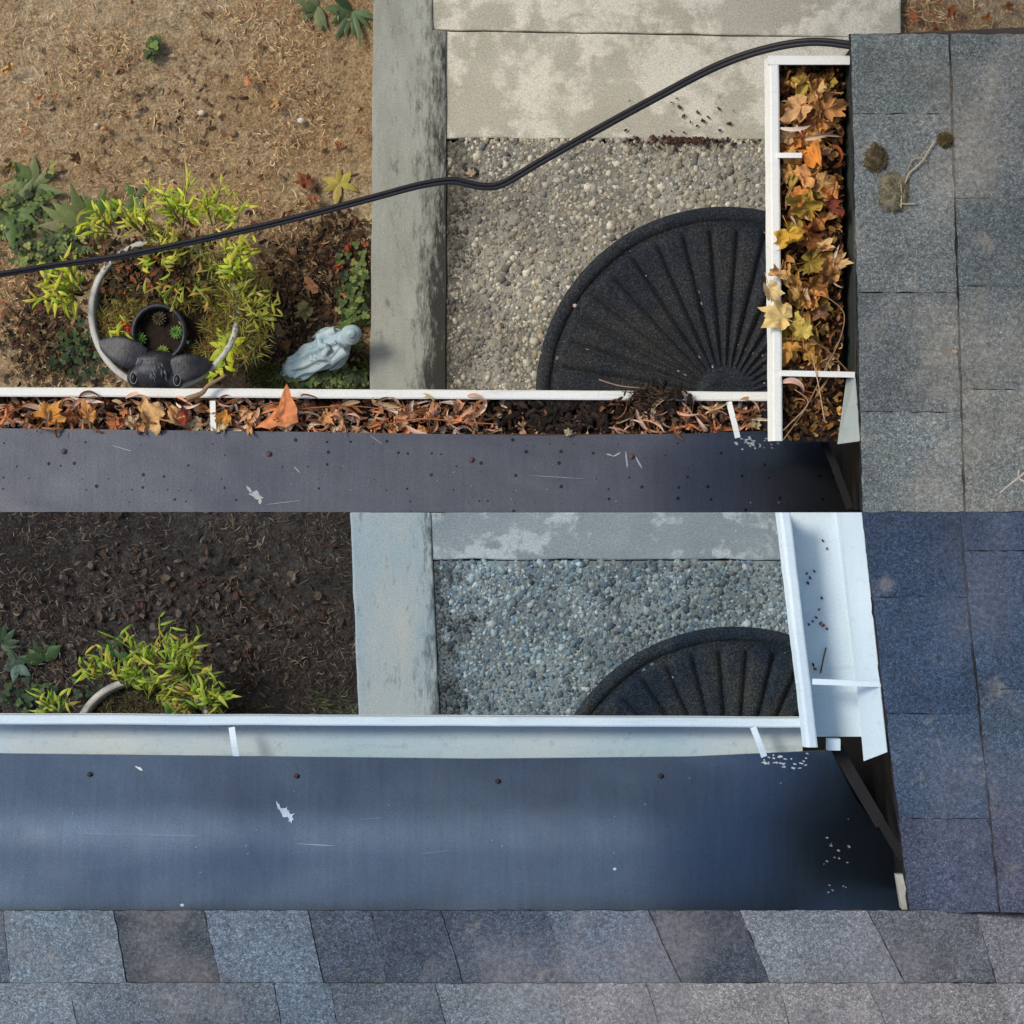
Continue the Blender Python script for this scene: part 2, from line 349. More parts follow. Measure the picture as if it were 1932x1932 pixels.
cb = [lin(c) for c in [(111, 133, 143), (129, 153, 163), (92, 112, 123), (78, 95, 109), (147, 170, 176), (115, 125, 127), (70, 86, 98), (158, 170, 176), (125, 136, 136), (96, 123, 143)]]
pebbles('pebbles', xat(842, .04), xat(1640, .04), 0.14, PG(0, 266).y, ca, 30000, 'small tan and grey pebbles set in the upper walk')
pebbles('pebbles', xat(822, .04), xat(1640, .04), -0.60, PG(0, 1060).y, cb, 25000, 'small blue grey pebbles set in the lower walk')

# half round mats
def halfmat(cx, cy, R, mt, label):
    c = PG(cx, cy, .04); c.z = G + .042; m = MB()
    nf = 19
    def H(r, t):         # r 0..1, t 0..pi
        edge_ = min(1, max(0, (1 - r) / 0.012))
        if r > 0.925: h = 0.011 * math.sin(math.pi * min(1, max(0, (1.0 - r) / 0.075))) ** 0.6 + .001
        elif r > 0.16:
            k = t / math.pi * nf; fk = abs((k % 1) - 0.5) * 2            # 1 at the groove
            wmm = (1 - fk) * (math.pi / nf) * r * 0.5 * R                # metres from the groove
            e = min(max(0, wmm - .0010) / 0.016, (0.905 - r - 0.045 * fk ** 3) * R / 0.012)
            e = max(0, min(1, e)); h = 0.0005 + 0.014 * math.sin(e * math.pi / 2) 
        else: h = 0.004 + 0.006 * (0.5 + 0.5 * math.cos(r / 0.16 * math.pi * 3))
        return h * edge_
    nu, nv = 430, 150
    def fn(u, v):
        t = u * math.pi; r = v ** 0.8
        w_ = 1 + 0.004 * fb(math.cos(t) * 3, math.sin(t) * 3, 1, 4)
        return (c.x + math.cos(t) * R * r * w_, c.y + math.sin(t) * R * r * w_, c.z + H(r, t) + 0.002 * fb(math.cos(t) * r * 4, math.sin(t) * r * 4, 1, 2))
    m.grid(fn, nu, nv)
    # underside skirt along the straight side and rim
    pts = [Vector((c.x + math.cos(i / 60 * math.pi) * R, c.y + math.sin(i / 60 * math.pi) * R, c.z + .0004)) for i in range(61)]
    m.prism(pts, c.z - 0.001)
    o = m.build('doormat', mt, loc=c)
    tag(o, label, 'doormat')
    return o
halfmat(1368, 748, 356 * S * (D - G) / D, MAT_A, 'black fan ribbed half round doormat on the upper pebble walk')
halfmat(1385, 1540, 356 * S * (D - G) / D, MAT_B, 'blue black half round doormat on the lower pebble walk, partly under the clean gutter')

# ------------------------------------------------------------------ fibres and ground litter
def fibres(name, region, n, cols, label, cat='dry grass', L=(0.008, 0.036), W=(0.0004, 0.0010), kinds='stuff', zf=0.004):
    x0, x1, y0, y1 = region; m = MB()
    V = []; F = []; C = []
    dens = []
    i = 0
    while i < n:
        x = random.uniform(x0, x1); y = random.uniform(y0, y1)
        if fb(x, y, 4.5, 2.2) * 1.3 + .5 * fb(x, y, 19, 6.2) + random.uniform(-.25, .3) < 0.02: continue
        i += 1
        a = random.uniform(0, 6.28); l = random.uniform(*L) * random.uniform(.5, 1); k = random.uniform(-2.6, 2.6); ww = random.uniform(*W)
        zz = G + 0.009 * fb(x, y, 6, 1.0) + zf + random.uniform(0, .006); lift = random.uniform(0.0, .010)
        b = len(V); px, py = x, y; ns = 5
        c = cols[random.randrange(len(cols))]; f = random.uniform(.7, 1.15); c = (c[0] * f, c[1] * f, c[2] * f, 1)
        for j in range(ns + 1):
            t = j / ns; nx_, ny_ = -math.sin(a), math.cos(a); wj = ww * (1 - 0.7 * abs(2 * t - 1) ** 2)
            z = zz + lift * math.sin(t * math.pi)
            V += [(px + nx_ * wj, py + ny_ * wj, z), (px - nx_ * wj, py - ny_ * wj, z + ww * .4)]; C += [c, c]
            px += math.cos(a) * l / ns; py += math.sin(a) * l / ns; a += k / ns * random.uniform(.4, 1.6)
            if j: F.append((b + 2 * j - 2, b + 2 * j, b + 2 * j + 1, b + 2 * j - 1))
    m.v, m.f, m.c = V, F, C
    return tag(m.build(name, FIBRE), label, cat, kind=kinds)
fa = [lin(c) for c in [(222, 194, 147), (209, 179, 130), (190, 155, 110), (168, 131, 90), (233, 211, 165), (177, 121, 83), (151, 119, 83), (205, 173, 121)]]
fbk = [lin(c) for c in [(98, 88, 76), (82, 70, 58), (116, 106, 92), (66, 54, 46), (86, 64, 54), (130, 122, 110), (74, 72, 66)]]
fibres('dry_grass', (-1.28, XK - .004, 0.22, 1.30), 6500, fa, 'straw coloured dead grass lying over the upper soil')
fibres('dry_grass', (-1.28, PG(668, 0).x, -0.55, -0.001), 3800, fbk, 'dull brown dead grass lying over the dark lower soil')
fibres('dry_grass', (PG(1700, 0).x, 1.3, PG(0, 64).y, 1.3), 700, fa[2:6], 'brown stalks on the soil behind the upper roof corner', L=(.02, .06))

# leaf shapes -------------------------------------------------------
def maple_mesh(seed, curl):
    rd = random.Random(seed)
    tips = [(90, 1.0), (40, .86), (140, .86), (-12, .55), (192, .55)]
    ctrl = [(90, 1.0), (78, .74), (71, .74), (62, .58), (52, .70), (40, .90), (28, .70), (20, .66), (10, .52), (-2, .60), (-14, .64), (-32, .50), (-62, .42), (-84, .16)]
    full = ctrl + [(180 - a, r) for a, r in reversed(ctrl[1:])]
    full = [(a + rd.uniform(-3, 3), r * rd.uniform(.84, 1.12)) for a, r in full]
    out = []
    for i in range(len(full)):
        a0, r0 = full[i]; a1, r1 = full[(i + 1) % len(full)]
        if a1 - a0 > 180: a1 -= 360
        if a0 - a1 > 180: a1 += 360
        for t in (0, .5):
            a = math.radians(a0 + (a1 - a0) * t); r = (r0 + (r1 - r0) * t) * (1 if t == 0 else rd.uniform(.93, 1.02)); out.append((math.cos(a) * r, math.sin(a) * r))
    V = [(0, 0)] + [(x * k, y * k) for k in (.3, .6, .82, 1) for x, y in out]; n = len(out)
    F = [(0, 1 + i, 1 + (i + 1) % n) for i in range(n)] + [(1 + r * n + i, 1 + (r + 1) * n + i, 1 + (r + 1) * n + (i + 1) % n, 1 + r * n + (i + 1) % n) for r in range(3) for i in range(n)]
    fa_ = rd.uniform(0, 6.28) if seed % 8 not in (0,) else None; fo_ = rd.uniform(.0, .35); fold_ = rd.uniform(.7, 2.4)
    ca_, sa_ = math.cos(rd.uniform(0, 3)), math.sin(rd.uniform(0, 3)); vv = []; cc = []
    for x, y in V:
        q = x * ca_ + y * sa_; r2 = x * x + y * y
        ang = math.degrees(math.atan2(y, x)); vein = min(abs(ang - t) if abs(ang - t) < 180 else 360 - abs(ang - t) for t, _ in tips) / 25
        z = curl * q * q * 0.8 + 0.34 * mn.noise(Vector((x * 2.6, y * 2.6, seed))) + 0.10 * mn.noise(Vector((x * 9, y * 9, seed))) + 0.06 * min(vein, 1) * math.sqrt(r2)
        if fa_ is not None:
            e_ = x * math.cos(fa_) + y * math.sin(fa_) - fo_
            if e_ > 0:
                x -= math.cos(fa_) * e_ * (1 - math.cos(fold_)); y -= math.sin(fa_) * e_ * (1 - math.cos(fold_)); z += e_ * math.sin(fold_)
        x += .07 * mn.noise(Vector((y * 4, x * 4, seed + 5))); y += .07 * mn.noise(Vector((x * 4, y * 4, seed + 9)))
        vv.append((x * (1 - .25 * abs(curl) * abs(x)), y, z)); k = 1 - .12 * max(0, 1 - vein * 2) ; cc.append((k, k, k, 1))
    m = MB(); m.add(vv, F, cc)
    m.tube([(0, -.1, 0), (rd.uniform(-.1, .1), -.45, .03), (rd.uniform(-.2, .2), -.8, .1)], .018, 5, (.8, .7, .6, 1))
    return m
def willow_mesh(seed):
    rd = random.Random(seed); ns = 14; W = rd.uniform(.075, .13); k1 = rd.uniform(-2.4, 2.4); k2 = rd.uniform(-2.6, 2.6); fold = rd.uniform(.3, 1.3)
    V = []; C = []; p = Vector((0, 0, 0)); a = -k1 / 2; b = -k2 / 2; tw = rd.uniform(-1.5, 1.5)
    for j in range(ns + 1):
        t = j / ns; d = Vector((math.cos(a) * math.cos(b), math.sin(a) * math.cos(b), math.sin(b)))
        s_ = d.cross(Vector((0, 0, 1))).normalized(); u = s_.cross(d); ww = W * (math.sin(math.pi * min(1, t * 1.02 + .01)) ** .75) * (1.15 - .4 * t)
        th = tw * t; s2 = s_ * math.cos(th) + u * math.sin(th); u2 = u * math.cos(th) - s_ * math.sin(th)
        for e in (-1, -.5, 0, .5, 1):
            V.append(p + s2 * ww * e * math.cos(fold * abs(e)) + u2 * ww * abs(e) * math.sin(fold)); g = 1 if abs(e) > .2 else .8; C.append((g, g, g, 1))
        p = p + d / ns; a += k1 / ns; b += k2 / ns
    F = [(j * 5 + i, j * 5 + i + 1, (j + 1) * 5 + i + 1, (j + 1) * 5 + i) for j in range(ns) for i in range(4)]
    m = MB(); m.add([v - Vector((.5, 0, 0)) for v in V], F, C); return m
def proto_mesh(mb, name, sol=None):
    o = mb.build(name, LEAF); me = o.data; bpy.data.objects.remove(o); return me
MAPLE = [proto_mesh(maple_mesh(i, c), 'maple_leaf') for i, c in enumerate([.15, .9, -.6, 1.3, .5, -1.2, 1.1, .3])]
MAPLE2 = [proto_mesh(maple_mesh(20 + i, c), 'maple_leaf') for i, c in enumerate([.8, -.9, 1.4, -.5, 1.0, .6, -1.3, .3, 1.2, -.2])]
WILLOW = [proto_mesh(willow_mesh(40 + i), 'willow_leaf') for i in range(16)]
def leafobj(name, me, loc, size, rot, col, label, group=None):
    o = bpy.data.objects.new(name, me); COL.objects.link(o); o.location = loc; o.scale = (size, size, size); o.rotation_euler = rot
    o.color = lin(col); return tag(o, label, 'leaf', group)

# ------------------------------------------------------------------ roofs
def rag(poly, step=0.012, amp=0.0012, seed=0):
    out = []
    for i in range(len(poly)):
        a, b = poly[i], poly[(i + 1) % len(poly)]; n = max(1, int((b - a).length / step)); d = (b - a).normalized(); q = Vector((-d.y, d.x, 0))
        for k in range(n):
            p = a.lerp(b, k / n); out.append(p + (q * amp * random.uniform(-1, 1) if k else Vector((0, 0, 0))))
    return out
def on_plane(px, py, pf):
    z = 0
    for _ in range(8): p = P(px, py, z); z = pf(p)
    return P(px, py, z)
def tabs(m, quads, pf, th=0.008):
    for q, col, lift in quads:      # near-black strip under each tab, painted in for the shadow at its edge
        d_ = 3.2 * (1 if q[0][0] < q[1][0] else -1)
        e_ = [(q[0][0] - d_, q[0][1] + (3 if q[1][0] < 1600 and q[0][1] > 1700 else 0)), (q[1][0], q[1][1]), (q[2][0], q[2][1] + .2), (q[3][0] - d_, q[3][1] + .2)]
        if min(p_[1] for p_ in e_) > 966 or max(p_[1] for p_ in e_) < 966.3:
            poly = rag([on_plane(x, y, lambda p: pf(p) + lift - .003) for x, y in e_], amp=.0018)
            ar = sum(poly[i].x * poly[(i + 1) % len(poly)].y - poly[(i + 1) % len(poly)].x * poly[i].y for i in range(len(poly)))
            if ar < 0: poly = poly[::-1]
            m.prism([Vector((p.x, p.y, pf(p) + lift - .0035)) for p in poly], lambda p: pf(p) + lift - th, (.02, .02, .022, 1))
    for q, col, lift in quads:
        poly = rag([on_plane(x, y, lambda p: pf(p) + lift) for x, y in q])
        poly = [Vector((p.x, p.y, pf(p) + lift)) for p in poly]
        # orient counter clockwise seen from above
        ar = sum(poly[i].x * poly[(i + 1) % len(poly)].y - poly[(i + 1) % len(poly)].x * poly[i].y for i in range(len(poly)))
        if ar < 0: poly = poly[::-1]
        n0 = len(m.v); m.prism(poly, lambda p: pf(p) + lift - th, lin(col)); dk_ = (.012, .012, .013, 1)  # tab sides coloured near black in place of edge shadow
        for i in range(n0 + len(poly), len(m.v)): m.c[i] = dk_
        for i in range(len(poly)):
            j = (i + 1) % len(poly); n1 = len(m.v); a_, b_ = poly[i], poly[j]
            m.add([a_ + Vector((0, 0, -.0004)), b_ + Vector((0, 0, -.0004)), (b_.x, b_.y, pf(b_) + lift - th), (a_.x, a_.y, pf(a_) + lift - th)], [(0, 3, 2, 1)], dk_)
        m.f = [f for f in m.f if not (len(f) == 4 and n0 <= min(f) and max(f) < n0 + 2 * len(poly))]
SLR = 0.32
def roof_right(name, e0, e1, top, bot, cols, mt, label, ztop, wy0, wy1, endy=None):
    """e0/e1: eave points (px) top and bottom; cols: list of (border x top, border x bottom, seams)"""
    pe0 = P(*e0, ztop); pe1 = P(*e1, ztop); dirv = (pe1 - pe0).normalized(); nrm = Vector((-dirv.y, dirv.x, 0))
    if nrm.x < 0: nrm = -nrm
    pf = lambda p: ztop + max(-.01, (Vector((p[0], p[1], 0)) - Vector((pe0.x, pe0.y, 0))).dot(nrm)) * SLR
    root = empty(name, (pe0.x + .1, (pe0.y + pe1.y) / 2, ztop), label, 'roof')
    sh = MB(); qs = []
    for ci, (bx0, bx1, nx0, nx1, seams, shades) in enumerate(cols):
        ys = [top] + seams + [bot]
        for k in range(len(ys) - 1):
            def X(a, b, y): return a + (b - a) * (y - e0[1]) / (e1[1] - e0[1])
            y0_, y1_ = ys[k], ys[k + 1] - 0.8
            q = [(X(bx0, bx1, y0_), y0_), (X(nx0, nx1, y0_) + 14, y0_), (X(nx0, nx1, y1_) + 14, y1_), (X(bx0, bx1, y1_), y1_)]
            qs.append((q, shades[k], 0.009 * ci + 0.009 + 0.0016 * (k % 2)))
    tabs(sh, qs, pf)
    sh.build('shingles', mt, root, smooth=False)
    dk = MB()
    a = P(e0[0] + 1, top + 1, ztop); b = P(e1[0] + 1, bot - (.5 if bot < 966.2 else 1), ztop)
    a = Vector((a.x, pe0.y if top == e0[1] else P(0, top, ztop).y, 0)); b = Vector((b.x, P(0, bot, ztop).y, 0))
    a.y -= .002; b.y = max(b.y, .001) if b.y > -.01 else b.y + .002
    w_ = 1.4
    poly = [a, b, Vector((b.x + w_, b.y, 0)), Vector((a.x + w_, a.y, 0))]; poly = [Vector((p.x, p.y, pf(p) - .001)) for p in poly]
    dk.prism(poly, lambda p: pf(p) - .018, lin((58, 52, 48)))
    dk.build('roof_deck', WOOD, root, smooth=False)
    fa_ = MB(); fa_.prism([Vector((a.x + .012, a.y - .002, ztop - .02)), Vector((b.x + .012, b.y + .002, ztop - .02)), Vector((b.x + .032, b.y + .002, ztop - .02)), Vector((a.x + .032, a.y - .002, ztop - .02))], ztop - .42, lin((22, 21, 21)))
    fa_.build('fascia', WOOD, root, smooth=False)
    wl = MB(); wl.prism([Vector((1.10, wy0, ztop - .02)), Vector((1.18, wy0, ztop - .02)), Vector((1.18, wy1, ztop - .02)), Vector((1.10, wy1, ztop - .02))], G - .02, lin((150, 146, 138)))
    wl.build('wall', WOOD, root, smooth=False)
    return root, pf
g = [(100, 108, 120), (112, 120, 132), (94, 102, 114), (118, 124, 134), (88, 95, 106), (124, 130, 138)]
ROOFA, pfA = roof_right('shingled_roof', (1605, 64), (1628, 966), 64, 966,
    [(1605, 1628, 1795, 1822, [215, 552, 778], [(100, 107, 106), (105, 111, 110), (97, 103, 103), (109, 116, 115)]),
     (1794, 1822, 2100, 2110, [375, 540, 735], [(95, 101, 101), (91, 98, 98), (95, 101, 101), (107, 112, 109)])],
    SH_A, 'grey shingled roof slope beside the leaf filled gutter, mossy clumps on it', 0.10, 0.01, 0.78)
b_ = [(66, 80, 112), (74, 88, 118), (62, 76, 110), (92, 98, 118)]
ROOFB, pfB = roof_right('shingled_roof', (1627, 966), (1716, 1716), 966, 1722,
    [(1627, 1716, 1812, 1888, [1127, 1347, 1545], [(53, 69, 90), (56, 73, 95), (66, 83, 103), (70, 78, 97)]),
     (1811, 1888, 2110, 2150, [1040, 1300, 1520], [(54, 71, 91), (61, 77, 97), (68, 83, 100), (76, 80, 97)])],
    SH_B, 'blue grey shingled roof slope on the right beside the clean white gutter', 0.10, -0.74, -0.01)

# lower roof (bottom of the picture)
root = empty('shingled_roof', P(900, 1722, .10), 'blue grey shingled roof with two courses of slanted tabs along the bottom', 'roof')
SB = 0.20; ypf0 = P(0, 1718, .12).y
pfC = lambda p: 0.12 + max(-.02, (ypf0 - p[1])) * SB
qs = []
c1 = [(-40, -30, (87, 101, 113)), (5, 18, (109, 124, 134)), (213, 238, (69, 77, 84)), (385, 415, (101, 115, 128)), (580, 610, (80, 91, 104)), (700, 730, (74, 84, 97)), (830, 873, (78, 88, 102)), (1030, 1070, (92, 103, 116)), (1222, 1285, (70, 77, 87)), (1395, 1455, (119, 125, 132)), (1635, 1710, (101, 106, 112)), (1840, 1880, (119, 121, 126)), (2010, 2070, None)]
for i in range(len(c1) - 1):
    (a, b, c), (a2, b2, _) = c1[i], c1[i + 1]
    qs.append(([(a + .8, 1718), (a2, 1718), (b2 + 2, 1862), (b + 2.8, 1862)], c, .006 + (0.003 if i % 2 else 0)))
c2 = [(-30, -30, (110, 122, 130)), (130, 142, (98, 108, 117)), (515, 530, (99, 114, 127)), (622, 632, (93, 103, 112)), (820, 845, (115, 125, 132)), (1050, 1065, (126, 126, 128)), (1218, 1250, (131, 131, 130)), (1470, 1490, (141, 140, 139)), (1635, 1690, (129, 128, 128)), (1880, 1930, (139, 138, 139)), (2050, 2110, None)]
for i in range(len(c2) - 1):
    (a, b, c), (a2, b2, _) = c2[i], c2[i + 1]
    qs.append(([(a + .8, 1855), (a2, 1855), (b2 + 16, 2010), (b + 16.8, 2010)], c, .014 + (0.002 if i % 2 else 0)))
for i in range(11):
    for j_ in range(2): qs.append(([(-60 + i * 205 + 60 * j_ + .8, 2008 + 140 * j_), (-60 + i * 205 + 205 + 60 * j_, 2008 + 140 * j_), (-60 + i * 205 + 215 + 60 * j_, 2164 + 140 * j_), (-60 + i * 205 + 10.8 + 60 * j_, 2164 + 140 * j_)], [(120, 126, 134), (104, 112, 124), (132, 132, 134)][(i + j_) % 3], .022 + .008 * j_ + (.002 if i % 2 else 0)))
m = MB(); tabs(m, qs, pfC); m.build('shingles', SH_B2, root, smooth=False)
m = MB(); poly = [P(-60, 1720, .12), P(-60, 2290, .12), P(2080, 2290, .12), P(2080, 1720, .12)]; poly = [Vector((p.x, p.y, pfC(p) - .001)) for p in poly]
m.prism(poly, lambda p: pfC(p) - .02, lin((60, 54, 50))); m.build('roof_deck', WOOD, root, smooth=False)
m = MB(); m.prism([Vector((-1.1, -.74, -.14)), Vector((-1.1, -.82, -.14)), Vector((1.09, -.82, -.14)), Vector((1.09, -.74, -.14))], G - .02, lin((150, 146, 138)))
m.build('wall', WOOD, root, smooth=False)

# ------------------------------------------------------------------ metal flashings
def lerp_pts(pts, x):
    for (x0, y0), (x1, y1) in zip(pts, pts[1:]):
        if x <= x1: return y0 + (y1 - y0) * (x - x0) / (x1 - x0)
    return pts[-1][1]
def flashing(name, front, back_y, zprof, right, mt, label, screws, spots, specks, zr, extra=None):
    """zprof(t) height from the front edge (0) to the back (1)"""
    root = empty(name, P(800, front[0][1], 0), label, 'flashing')
    m = MB(); NX, NY = 120, 26
    def pt(px, t):
        yf = lerp_pts(front, px); py = yf + (back_y - yf) * t
        z = zprof(t) + 0.0012 * fb(px * .004, t * 2, 1, 7)
        if px > 1200: z -= zr * ((px - 1200) / 380) ** 2.0 * (.12 + .88 * min(1, max(0, t) / .45) ** .8)
        return px, py, z
    XR = lambda t: lerp_pts(right, t)
    def fn(u, v):
        t = v; px = -60 + (XR(t) + 60) * u
        a, b_2, z = pt(px, t); q = P(a, b_2, z)
        if v == 0: pass
        if b_2 == 966: q.y = 0.0
        return q
    m.grid(lambda u, v: fn(u, v), NX, NY)
    # folded front hem
    m.grid(lambda u, v: fn(u, 0) + Vector((0, 0, -.012 * v)), NX, 1)
    o = m.build('sheet', mt, root); 
    for (sx, sy, c) in screws:
        t = (sy - lerp_pts(front, sx)) / (back_y - lerp_pts(front, sx)); a, b_2, z = pt(sx, t); p = P(a, b_2, z)
        s_ = MB(); s_.ell(p + Vector((0, 0, .0005)), (.0042, .0042, .0022), n=10, m=6, col=lin(c)); s_.tube([p + Vector((0, 0, .001)), p + Vector((0, 0, .0038))], .0022, 6, lin(c))
        sc_ = s_.build('screw', WOOD, root); s_ = MB(); s_.tube([p + Vector((0, 0, -.0006)), p + Vector((0, 0, .0009))], .0050, 14, lin([v * .8 for v in c])); s_.build('washer', WOOD, root)
    m = MB()
    def fl(px, py, w_, h_, rot, col, irr=.35, n=9):
        t = (py - lerp_pts(front, px)) / (back_y - lerp_pts(front, px)); _, _, z = pt(px, max(0.02, t)); c = P(px, py, z + .0022)
        vs = [c + Vector((math.cos(k / n * 6.283) * w_ * S / 2 * random.uniform(1 - irr, 1 + irr), math.sin(k / n * 6.283) * h_ * S / 2 * random.uniform(1 - irr, 1 + irr), 0)) for k in range(n)]
        vs = [c + Matrix.Rotation(rot, 3, 'Z') @ (v - c) for v in vs]
        def zz(v):
            ppx = v.x / S * D / (D - v.z) + 966; ppy = 966 - v.y / S * D / (D - v.z); t_ = (ppy - lerp_pts(front, ppx)) / (back_y - lerp_pts(front, ppx))
            return pt(ppx, min(1, max(0, t_)))[2]
        m = MB(); m.prism([Vector((v.x, v.y, zz(v) + .0010)) for v in vs], lambda p: zz(Vector(p)) - .0004, lin(col))
        m.build('scratch' if w_ > 8 * h_ else 'paint_fleck', WOOD, root, smooth=False)
    for s_ in specks: fl(*s_)
    if extra: extra(root, pt)
    return root
def specklist(boxes):
    out = []
    for (x0, x1, y0, y1, n, w0, w1, c) in boxes:
        for _ in range(n):
            out.append((random.uniform(x0, x1), random.gauss((y0 + y1) / 2, (y1 - y0) / 4), random.uniform(w0, w1), random.uniform(2, 4), random.uniform(-.5, .1), c))
    return out
def blot(cx, cy, s, c):        # ragged peeled patch
    out = [(cx, cy, 22 * s, 13 * s, -.5, c, .6, 17), (cx + 9 * s, cy + 7 * s, 15 * s, 9 * s, .2, c, .6, 13), (cx - 11 * s, cy - 9 * s, 5 * s, 18 * s, .5, c, .5, 11), (cx + 11 * s, cy + 15 * s, 7 * s, 9 * s, .1, c, .6, 9)]
    return out
pk = (168, 178, 172)
sa = specklist([(1385, 1470, 820, 850, 34, 3, 9, (176, 184, 180)), (50, 1500, 850, 960, 26, 2, 4, (120, 124, 128))]) + blot(480, 932, .9, pk)
sa += [(535, 948, 70, 1.6, .12, (140, 146, 146), .1), (230, 846, 42, 2, -.28, (150, 154, 156), .1), (1182, 866, 4, 30, .1, (150, 156, 160), .2), (1205, 872, 3, 26, .5, (150, 156, 160), .2), (1050, 900, 110, 1.5, -.06, (128, 132, 138), .1), (710, 830, 28, 2, -.6, (128, 132, 138), .1)]
sa += [(1165, 857, 18, 2.4, .5, (170, 176, 176), .4), (1150, 858, 16, 2.2, -.3, (170, 176, 176), .4), (560, 886, 16, 2, -.8, (160, 164, 164), .2)]
zA = lambda t: 0.0 + 0.024 * t
flashing('metal_flashing', [(-60, 808), (0, 808), (600, 815), (1020, 822), (1300, 818), (1460, 812), (1700, 806)], 966, zA,
         [(0, 1545), (.5, 1572), (1, 1606)], FL_A, 'grey metal drip flashing below the leaf filled gutter, spotted and scratched',
         [(121, 852, (92, 78, 78)), (508, 857, (96, 76, 76)), (890, 868, (94, 74, 74)), (1192, 862, (96, 74, 72))], True, sa, .13)
pb = (176, 194, 206)
sb = specklist([(1440, 1525, 1420, 1455, 30, 3, 9, (196, 206, 206)), (1560, 1610, 1590, 1640, 9, 3, 6, (190, 204, 220)), (1560, 1600, 1660, 1700, 6, 3, 6, (180, 196, 214)), (60, 1650, 1450, 1700, 22, 2, 4, (120, 136, 156))]) + blot(538, 1532, 1.0, pb)
sb += [(265, 1575, 250, 1.6, -.02, (128, 144, 162), .1), (595, 1594, 75, 1.6, -.06, (140, 156, 174), .1), (262, 1450, 12, 5, -.5, (200, 208, 210), .5), (343, 1708, 7, 6, 0, (200, 214, 226), .3), (1160, 1640, 7, 5, 0, (170, 190, 214), .3), (820, 1608, 60, 1.3, .12, (110, 126, 150), .1), (700, 1545, 60, 1.3, .1, (110, 126, 150), .1)]
zB = lambda t: .112 * min(t, .30) + (.112 * (min(t, .62) - .30) - .15 * (min(t, .62) - .30) ** 2 if t > .30 else 0) + .016 * max(0, t - .62)
flashing('metal_flashing', [(-60, 1421), (0, 1422), (900, 1432), (1300, 1428), (1520, 1418), (1700, 1410)], 1726, zB,
         [(0, 1568), (.3, 1614), (.65, 1695), (1, 1706)], FL_B, 'wide dark blue metal flashing below the clean gutter, with a pale peeled patch',
         [(170, 1462, (58, 52, 52)), (560, 1465, (72, 50, 54)), (940, 1475, (48, 44, 50)), (1247, 1465, (48, 44, 50))], False, sb, .125)
# fascia boards and dark rafters under the two flashings, dark strips beside the valleys
def strip(m, pts, w_, col, th=.004):
    for a, b in zip(pts, pts[1:]):
        d = (b - a); L_ = d.length; rz = math.atan2(d.y, d.x); pitch = -math.asin(d.z / L_)
        m.box((a + b) / 2, (L_ + .004, w_, th), R=Matrix.Rotation(rz, 3, 'Z') @ Matrix.Rotation(pitch, 3, 'Y'), col=lin(col))
r_ = empty('eave_board', P(700, 900, -.06), 'dark eave boards under the spotted grey flashing', 'board')
m = MB(); m.prism([Vector((-.86, .125, -.012)), Vector((-.86, .105, -.012)), Vector((.25, .105, -.012)), Vector((.25, .125, -.012))], -.15, lin((70, 62, 56))); m.build('fascia', WOOD, r_, smooth=False)
m = MB(); m.prism([Vector((-.86, .104, -.024)), Vector((-.86, .002, -.012)), Vector((.24, .002, -.012)), Vector((.24, .104, -.024))], -.045, lin((70, 62, 56))); m.build('deck', WOOD, r_, smooth=False)
r_ = empty('eave_board', P(700, 1500, -.06), 'dark eave boards under the wide dark blue flashing', 'board')
m = MB(); m.prism([Vector((-.86, -.415, -.012)), Vector((.25, -.415, -.012)), Vector((.25, -.435, -.012)), Vector((-.86, -.435, -.012))][::-1], -.15, lin((40, 38, 38))); m.build('fascia', WOOD, r_, smooth=False)
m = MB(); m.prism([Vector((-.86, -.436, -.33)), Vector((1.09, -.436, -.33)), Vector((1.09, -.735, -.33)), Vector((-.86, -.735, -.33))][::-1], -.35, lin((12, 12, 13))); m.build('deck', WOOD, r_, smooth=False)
r_ = empty('gap_shade', P(1600, 880, -.08), 'black sheet standing in for the shaded gap behind the end of the leaf filled side gutter', 'valley')
m = MB(); m.prism([P(1480, 800, -.30), P(1760, 800, -.30), P(1760, 965.5, -.30), P(1480, 965.5, -.30)][::-1], -.32, lin((16, 15, 15))); m.build('board', WOOD, r_, smooth=False)  # black board painted in for the darkness down the gap
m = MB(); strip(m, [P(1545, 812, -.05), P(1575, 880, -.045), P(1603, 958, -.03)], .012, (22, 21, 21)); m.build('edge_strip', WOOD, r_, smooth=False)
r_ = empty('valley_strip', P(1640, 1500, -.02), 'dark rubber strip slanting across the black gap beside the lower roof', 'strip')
m = MB(); m.prism([P(1500, 1385, -.335), P(1780, 1385, -.335), P(1780, 1486, -.335), P(1500, 1486, -.335)][::-1], -.355, lin((14, 14, 15))); m.build('board', WOOD, r_, smooth=False)  # near-black board added to stand in for the shade in the gap
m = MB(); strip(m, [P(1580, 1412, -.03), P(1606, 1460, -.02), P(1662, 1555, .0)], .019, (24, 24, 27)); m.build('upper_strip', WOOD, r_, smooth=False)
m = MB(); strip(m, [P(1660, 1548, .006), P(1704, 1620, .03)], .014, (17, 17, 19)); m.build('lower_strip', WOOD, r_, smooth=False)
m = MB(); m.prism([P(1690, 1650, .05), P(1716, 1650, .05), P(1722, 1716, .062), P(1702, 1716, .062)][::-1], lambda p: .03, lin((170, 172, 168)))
tag(m.build('trim_piece', WOOD, loc=P(1706, 1690, .03), smooth=False), 'small pale bare end of board at the lower right corner of the blue flashing', 'trim')

